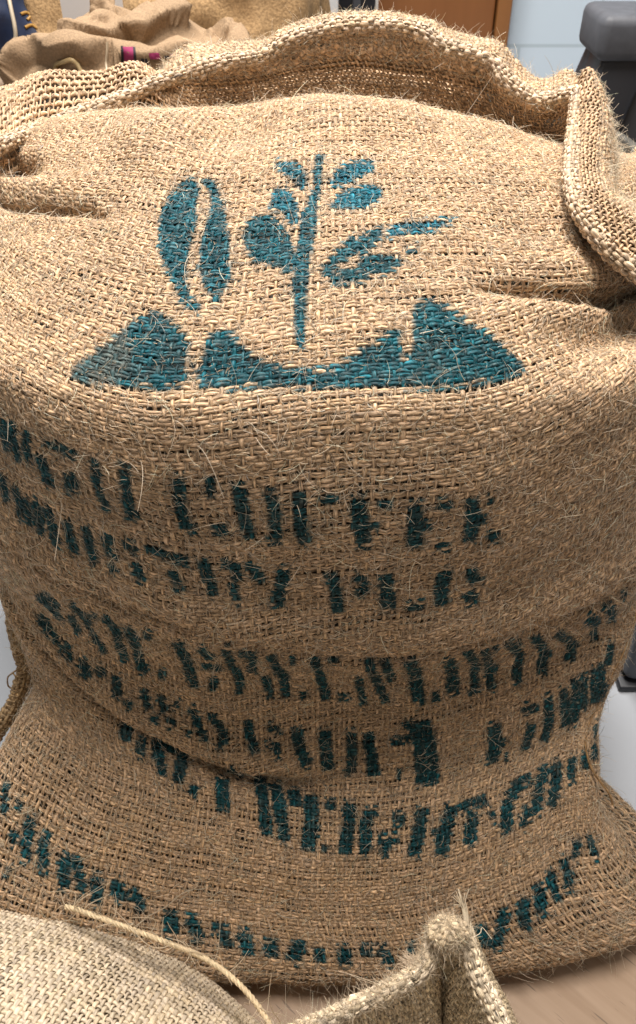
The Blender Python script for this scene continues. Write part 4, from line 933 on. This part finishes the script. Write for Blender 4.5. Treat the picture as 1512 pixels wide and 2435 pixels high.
for k in range(6):
    e = r_.normal(size=3); base_ = atz(1110, 2236, .252)
    pr = [base_, base_ + np.array([.004 + .003 * e[0], .004, .004 * e[1]]), base_ + np.array([.006 + .003 * e[0], .007 + .004 * e[1], .001]), base_ + np.array([.008 + .005 * e[0], .010 + .006 * e[2], .001])]
    v, q, u, *_ = tube(pr, np.linspace(.0004, .00015, 14), 14, 4); parts.append((v, q))
V, Q = join(parts); o = mesh_obj("frayed_tuft", V, Q, M_FIB, None, np.tile([.74, .64, .48], (len(V), 1))); adopt(o, cs_)
# fringe of fluff left of the peak
parts = []
for k in range(170):
    e = r_.normal(size=3); b0 = atz(r_.uniform(965, 1020), r_.uniform(2275, 2312), .238)
    d = np.array([-.6 + .5 * e[0], .5 + .4 * e[1], .25 * e[2]]) * .006; v, q, u, *_ = tube([b0, b0 + d * .5, b0 + d + [0, 0, -.001]], np.linspace(.0003, .0001, 6), 6, 3); parts.append((v, q))
for k in range(40):
    e = r_.normal(size=3); t = r_.uniform(0, 1); b0 = atz(860 + 90 * t, 2380 - 45 * t, .230)
    d = np.array([-.2 + .8 * e[0], .7, .3 * e[2]]) * r_.uniform(.006, .016); v, q, u, *_ = tube([b0, b0 + d * .5 + e * .002, b0 + d], np.linspace(.0003, .00012, 10), 10, 3); parts.append((v, q))
V, Q = join(parts); o = mesh_obj("hem_fluff", V, Q, M_FIB, None, np.tile([.66, .53, .38], (len(V), 1))); adopt(o, cs_); tag(o, None, None, kind="stuff")

# ================================================================= BACKGROUND
def wall_mat():
    m, nt, b, out = mat_new("painted_block"); L = nt.links.new
    tc = N_(nt, "ShaderNodeTexCoord"); mp = N_(nt, "ShaderNodeMapping"); mp.inputs["Rotation"].default_value = (math.radians(90), 0, 0); mp.inputs["Location"].default_value = (.07, .03, 0)
    br = N_(nt, "ShaderNodeTexBrick"); br.inputs["Scale"].default_value = 1; br.inputs["Mortar Size"].default_value = .006; br.inputs["Brick Width"].default_value = .42; br.inputs["Row Height"].default_value = .145
    br.inputs["Color1"].default_value = (.50, .60, .68, 1); br.inputs["Color2"].default_value = (.52, .61, .69, 1); br.inputs["Mortar"].default_value = (.40, .48, .53, 1); br.inputs["Mortar Smooth"].default_value = .6
    L(tc.outputs["Object"], mp.inputs[0]); L(mp.outputs[0], br.inputs[0]); L(br.outputs[0], b.inputs["Base Color"]); b.inputs["Roughness"].default_value = .45
    return m
WY = 2.05
V, Q = box(-3.5, 3.5, WY, WY + .1, FLOOR_Z, 2.9)
tag(mesh_obj("wall", V, Q, wall_mat(), smooth=False), "pale blue painted block wall behind the sacks", "wall")
door = empty("door", (.35, WY - .03, FLOOR_Z)); tag(door, "orange brown wooden door in the pale blue wall", "door")
def wood_door():
    m, nt, b, out = mat_new("orange_wood"); L = nt.links.new
    tc = N_(nt, "ShaderNodeTexCoord"); mp = N_(nt, "ShaderNodeMapping"); mp.inputs["Scale"].default_value = (14, 14, 1.2); nz = N_(nt, "ShaderNodeTexNoise"); nz.inputs["Scale"].default_value = 2; nz.inputs["Detail"].default_value = 5
    L(tc.outputs["Object"], mp.inputs[0]); L(mp.outputs[0], nz.inputs[0]); cr = N_(nt, "ShaderNodeValToRGB"); cr.color_ramp.elements[0].color = (.17, .062, .016, 1); cr.color_ramp.elements[1].color = (.26, .10, .028, 1)
    L(nz.outputs[0], cr.inputs[0]); L(cr.outputs[0], b.inputs["Base Color"]); b.inputs["Roughness"].default_value = .4; return m
M_OW = wood_door()
def child_box(name, b, mat, parent, w=.004, label=None):
    o = bevel_box(name, tuple(np.array(b) - np.repeat(np.array(parent.location), 2)), mat, parent, w); 
    if label: o["label"] = label
    return o
child_box("door_leaf", (.155, .470, WY - .06, WY - .002, FLOOR_Z, 2.0), M_OW, door)
child_box("door_frame", (.474, .512, WY - .075, WY - .001, FLOOR_Z, 2.04), plain("frame_wood", (.24, .10, .03), .4), door)
child_box("hinge", (.150, .158, WY - .085, WY - .0615, .36, .66), plain("hinge_metal", (.75, .72, .66), .3), door, .001)
cab = empty("cupboard", (.08, WY - .2, FLOOR_Z)); tag(cab, "tall black cupboard with a pale edge strip between pillar and door", "cupboard")
child_box("carcass", (.052, .145, WY - .16, WY - .001, FLOOR_Z, 2.0), plain("black_panel", (.010, .010, .012), .4), cab)
child_box("edge_strip", (.088, .108, WY - .172, WY - .161, FLOOR_Z, 2.0), plain("dark_grey_strip", (.05, .052, .058), .4), cab, .001)
pil = empty("pillar", (-.05, WY - .25, FLOOR_Z)); tag(pil, "square grey pillar beside the black cupboard", "pillar")
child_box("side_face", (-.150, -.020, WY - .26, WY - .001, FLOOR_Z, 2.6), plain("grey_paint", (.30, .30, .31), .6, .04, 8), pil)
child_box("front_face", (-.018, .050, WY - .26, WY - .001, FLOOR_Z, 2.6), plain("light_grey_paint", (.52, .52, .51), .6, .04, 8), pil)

# grey plastic step stool at the far right
st = empty("step_stool", (.60, .85, FLOOR_Z)); tag(st, "grey plastic stool with thick rounded seat and splayed dark legs, right of the wall gap", "stool")
M_GP = plain("grey_plastic", (.065, .07, .082), .6, .15, 60, .0006); M_DP = plain("dark_plastic", (.022, .024, .030), .4)
sx, sy, sz = .402, .76, .555
child_box("seat", (sx, sx + .36, sy, sy + .13, sz, sz + .060), M_GP, st, .014)
def splay_leg(x0, y0, x1, y1, w=.035, mat=M_DP, name="leg"):
    V = []; 
    for (x, y, z, k) in ((x0, y0, sz + .01, 1.0), (x1, y1, FLOOR_Z, .8)):
        V += [(x - w * k, y - w * k, z), (x + w * k, y - w * k, z), (x + w * k, y + w * k, z), (x - w * k, y + w * k, z)]
    V = np.array(V) - np.array(st.location); Q = np.array([[0, 1, 5, 4], [1, 2, 6, 5], [2, 3, 7, 6], [3, 0, 4, 7], [3, 2, 1, 0], [4, 5, 6, 7]])
    o = mesh_obj(name, V, Q, mat, st); md = o.modifiers.new("b", 'BEVEL'); md.width = .006; md.segments = 2
splay_leg(sx + .05, sy + .05, sx - .10, sy - .02, .036); splay_leg(sx + .31, sy + .05, sx + .42, sy - .02, .045)
splay_leg(sx + .05, sy + .10, sx - .08, sy + .24, .03); splay_leg(sx + .31, sy + .10, sx + .42, sy + .34, .04)
child_box("hollow_shade_panel", (sx + .06, sx + .24, sy + .03, sy + .05, .10, sz + .005), plain("shadow_grey", (.05, .052, .058), .5), st, .004)  # dark panel stands in for the shade in the hollow between the legs

# dark plastic crate standing on the floor at the right edge
cr_ = empty("plastic_crate", (.52, .26, FLOOR_Z)); tag(cr_, "dark grey plastic crate on the pale floor at the right edge behind the tall sack", "crate")
child_box("crate_wall", (.386, .70, .085, .42, FLOOR_Z + .012, .20), plain("slate_plastic", (.075, .085, .10), .45, .1, 30), cr_, .012)
child_box("base_rim", (.380, .706, .079, .426, FLOOR_Z, FLOOR_Z + .010), M_DP, cr_, .003)

# sacks standing behind
def bag(name, label, c, ax, mat, seed, fold=.025, parent_loc=None, n=(150, 110), rot=0.0, lean=0.0):
    root = empty(name, (c[0], c[1], FLOOR_Z)); tag(root, label, "sack")
    th = np.linspace(.02, math.pi - .02, n[1])[:, None]; ph = np.linspace(0, 2 * math.pi, n[0], endpoint=False)[None]
    e = .75; sp = lambda a: np.sign(a) * np.abs(a) ** e
    X = np.sin(th) ** e * np.cos(ph); Y = np.sin(th) ** e * np.sin(ph); Z = sp(np.cos(th)) * np.ones_like(ph)
    rd = 1 - np.abs(vnoise(X * 2.2 + 5, Y * 2.2, Z * 3.1, seed=seed)) * 2; r2 = 1 - np.abs(vnoise(X * 4.5 + 9, Y * 4.5, Z * 6, seed=seed + 4)) * 2
    top = np.clip((Z + .5), 0.15, 1)
    k = fold * (rd + .45 * r2) * top
    P = np.stack([ax[0] * X, ax[1] * Y, ax[2] * Z], -1); nn = P / np.array(ax) ** 2; nn /= np.linalg.norm(nn, axis=-1, keepdims=True)
    P = P + nn * k[..., None]; P[..., 2] += c[2] - FLOOR_Z; P[..., 0] += lean * P[..., 2]
    P[..., 2] = np.maximum(P[..., 2], 0.0)
    o = mesh_obj("sack_cloth", P.reshape(-1, 3), grid_faces(n[1], n[0], True)[:, ::-1], mat, root)
    return root, o
M_TAN = cloth_mat("tan_cloth", (.22, .15, .09), 420, .85, .001); M_TAN2 = cloth_mat("dull_tan_cloth", (.34, .22, .11), 260, .7, .002)
T1, T1m = bag("tan_sack", "creased tan sack with a pink printed mark, top left behind the tall sack", (-.255, .70, .285), (.225, .20, .330), M_TAN, 3, .014, n=(320, 230))
T2, T2m = bag("tan_sack", "second tan sack farther back with brown shaded folds, left of the grey pillar", (-.235, 1.12, .32), (.26, .20, .42), M_TAN2, 8, .03)
T3, T3m = bag("blue_bag", "dark blue bag with gold marks in the top left corner", (-.60, 1.12, .24), (.17, .16, .42), plain("navy_cloth", (.004, .011, .036), .6, .3, 40, .002), 12, .02)
T4, T4m = bag("brown_sack", "dull brown sack cut by the left edge of the view, beside the blue bag", (-.53, .70, .25), (.10, .14, .33), cloth_mat("brown_cloth", (.20, .15, .11), 200, .6, .002), 17, .02)
T5, T5m = bag("pink_print_sack", "burlap sack with smudged pink print at the right edge behind the stitched ear", (.565, .42, .285), (.20, .17, .325), M_TAN, 23, .012)

# folds lying over the top of the creased sack, its print and its loose cords
from mathutils.bvhtree import BVHTree
from mathutils import Vector
def bvh_of(objs):
    V, F, o = [], [], 0
    for ob in objs:
        loc = Vector(ob.parent.location) if ob.parent else Vector((0, 0, 0))
        V += [v.co + loc for v in ob.data.vertices]; F += [[i + o for i in p.vertices] for p in ob.data.polygons]; o = len(V)
    return BVHTree.FromPolygons(V, F)
CAMP = Vector((0, CY_, H_))
def cast(b, px, py):
    d = Vector(at(px, py, 1.0)) - CAMP; h, n, i, t = b.ray_cast(CAMP, d.normalized()); return (np.array(h), np.array(n)) if h else (None, None)
b1 = bvh_of([T1m])
def relief(ob, root, folds):
    """push soft folds of cloth up out of the sack along lines over its top"""
    me = ob.data; n_ = len(me.vertices); co = np.zeros(n_ * 3); me.vertices.foreach_get("co", co); co = co.reshape(-1, 3)
    no = np.zeros(n_ * 3); me.vertices.foreach_get("normal", no); no = no.reshape(-1, 3); D = np.zeros(n_)
    for pts, amp, wd in folds:
        Q = np.array([(cast(b1, *p)[0] if cast(b1, *p)[0] is not None else at(p[0], p[1], 1.22)) for p in pts]) - np.array(root.location)
        Q = resample(Q, 40); d = np.linalg.norm(co[:, None] - Q[None], axis=-1); k = d.argmin(1); dm = d.min(1); up = (co - Q[k])[:, 2]
        w_ = np.where(up < 0, wd * .55, wd * 1.5); D = np.maximum(D, amp * np.exp(-(dm / w_) ** 2)) - .35 * amp * np.exp(-((dm - 1.5 * w_) / (.5 * wd)) ** 2) * (up < 0)
    me.vertices.foreach_set("co", (co + no * D[:, None]).ravel()); me.update()
relief(T1m, T1, [([(30, 190), (58, 150), (110, 134), (190, 140), (260, 150), (340, 168), (430, 150)], .030, .022),
    ([(60, 92), (110, 80), (170, 92), (240, 104), (300, 92), (352, 60)], .026, .018),
    ([(330, 88), (375, 66), (430, 50), (490, 62), (540, 92), (570, 130)], .026, .016),
    ([(80, 40), (150, 18), (240, 22), (330, 6), (400, -10)], .022, .02), ([(200, 70), (235, 60), (270, 40)], .014, .012), ([(560, 40), (610, 60), (640, 100)], .02, .02)])
M_PK = plain("pink_print", (.24, .02, .085), .8, .25, 90); M_DK = plain("black_print", (.02, .016, .02), .8)
b2 = bvh_of([T1m] + [])
all1 = [o_ for o_ in bpy.data.objects if o_.parent == T1]
def bvh_world(objs):
    bpy.context.view_layer.update(); V, F, o = [], [], 0
    for ob in objs:
        V += [ob.matrix_world @ v.co for v in ob.data.vertices]; F += [[i + o for i in p.vertices] for p in ob.data.polygons]; o = len(V)
    return BVHTree.FromPolygons(V, F)
b2 = bvh_world(all1)
def patch(quads, mat, root, b, name, lift=.0015):
    parts = []
    for (x0, y0, x1, y1) in quads:
        g = []
        for v in np.linspace(0, 1, 7):
            for u in np.linspace(0, 1, 7):
                h, n = cast(b, x0 + (x1 - x0) * u + 4 * v, y0 + (y1 - y0) * v); 
                if h is None: break
                g.append(h + n * lift)
        if len(g) == 49: parts.append((np.array(g), grid_faces(7, 7)))
    for V, F in parts: o = mesh_obj(name, V, F, mat, None); adopt(o, root)
patch([(288, 112, 294, 162), (316, 114, 321, 160), (334, 138, 348, 152), (386, 132, 398, 140), (420, 128, 432, 136)], M_DK, T1, b2, "dark_print", .0018)
patch([(292, 113, 318, 161), (352, 126, 376, 140), (402, 128, 418, 136), (440, 122, 470, 130)], M_PK, T1, b2, "pink_print", .0014)
def cord(name, pts, rad, col, root, b, lift=.004):
    Q = []
    for (px, py) in pts:
        h, n = cast(b, px, py); Q.append(h + n * lift if h is not None else at(px, py, 1.18))
    V, F, uv, *_ = tube(np.array(Q), rad, 60, 8); o = mesh_obj(name, V, F, M_FIB, None, np.tile(col, (len(V), 1))); adopt(o, root)
cord("loose_cord", [(252, 100), (255, 125), (252, 150), (256, 175)], .0016, [.55, .45, .32], T1, b2)
cord("cord_loop", [(136, 178), (140, 158), (152, 142), (170, 138), (186, 150), (194, 176)], .0028, [.55, .42, .22], T1, b2)
b3 = bvh_world([T3m, T4m])
cord("hanging_cord", [(15, -20), (22, 20), (34, 60), (38, 90), (32, 112), (24, 126)], .0034, [.60, .52, .40], T4, b3)
for pts in ([(48, 34), (62, 30), (72, 38), (64, 48)], [(84, 20), (96, 30), (110, 26)], [(58, 66), (74, 60), (90, 68), (104, 60)], [(100, 44), (112, 52), (120, 42)]):
    cord("gold_mark", pts, .0024, [.45, .26, .07], T3, b3, .001)
# smudged pink print on the neighbour at the right
b5 = bvh_world([T5m]); patch([(1462, 206, 1474, 216), (1482, 214, 1500, 222), (1470, 232, 1480, 240), (1494, 262, 1508, 272), (1478, 282, 1488, 290)], plain("faded_pink", (.46, .20, .20), .8, .3, 120), T5, b5, "faded_print")
V5 = np.array([T5m.matrix_world @ v.co for v in T5m.data.vertices]).reshape(110, 150, 3)[4:60:2, ::2][:, ::-1]
V, Q, C = hairs(V5, 5000, .003, .010, .00018, seed=71, base=(.50, .38, .26), closed=True); o = mesh_obj("loose_fibres", V, Q, M_FIB, None, C); adopt(o, T5); tag(o, None, None, kind="stuff")
# sheet of white paper between the sacks
pp = empty("paper_sheet", at(215, -10, 1.42)); tag(pp, "small white sheet of paper above the creased tan sack at the top", "paper")
V, Q = box(-.045, .045, -.001, .001, -.06, .012); mesh_obj("sheet", V, Q, plain("white_paper", (.55, .56, .58), .6), pp, smooth=False)
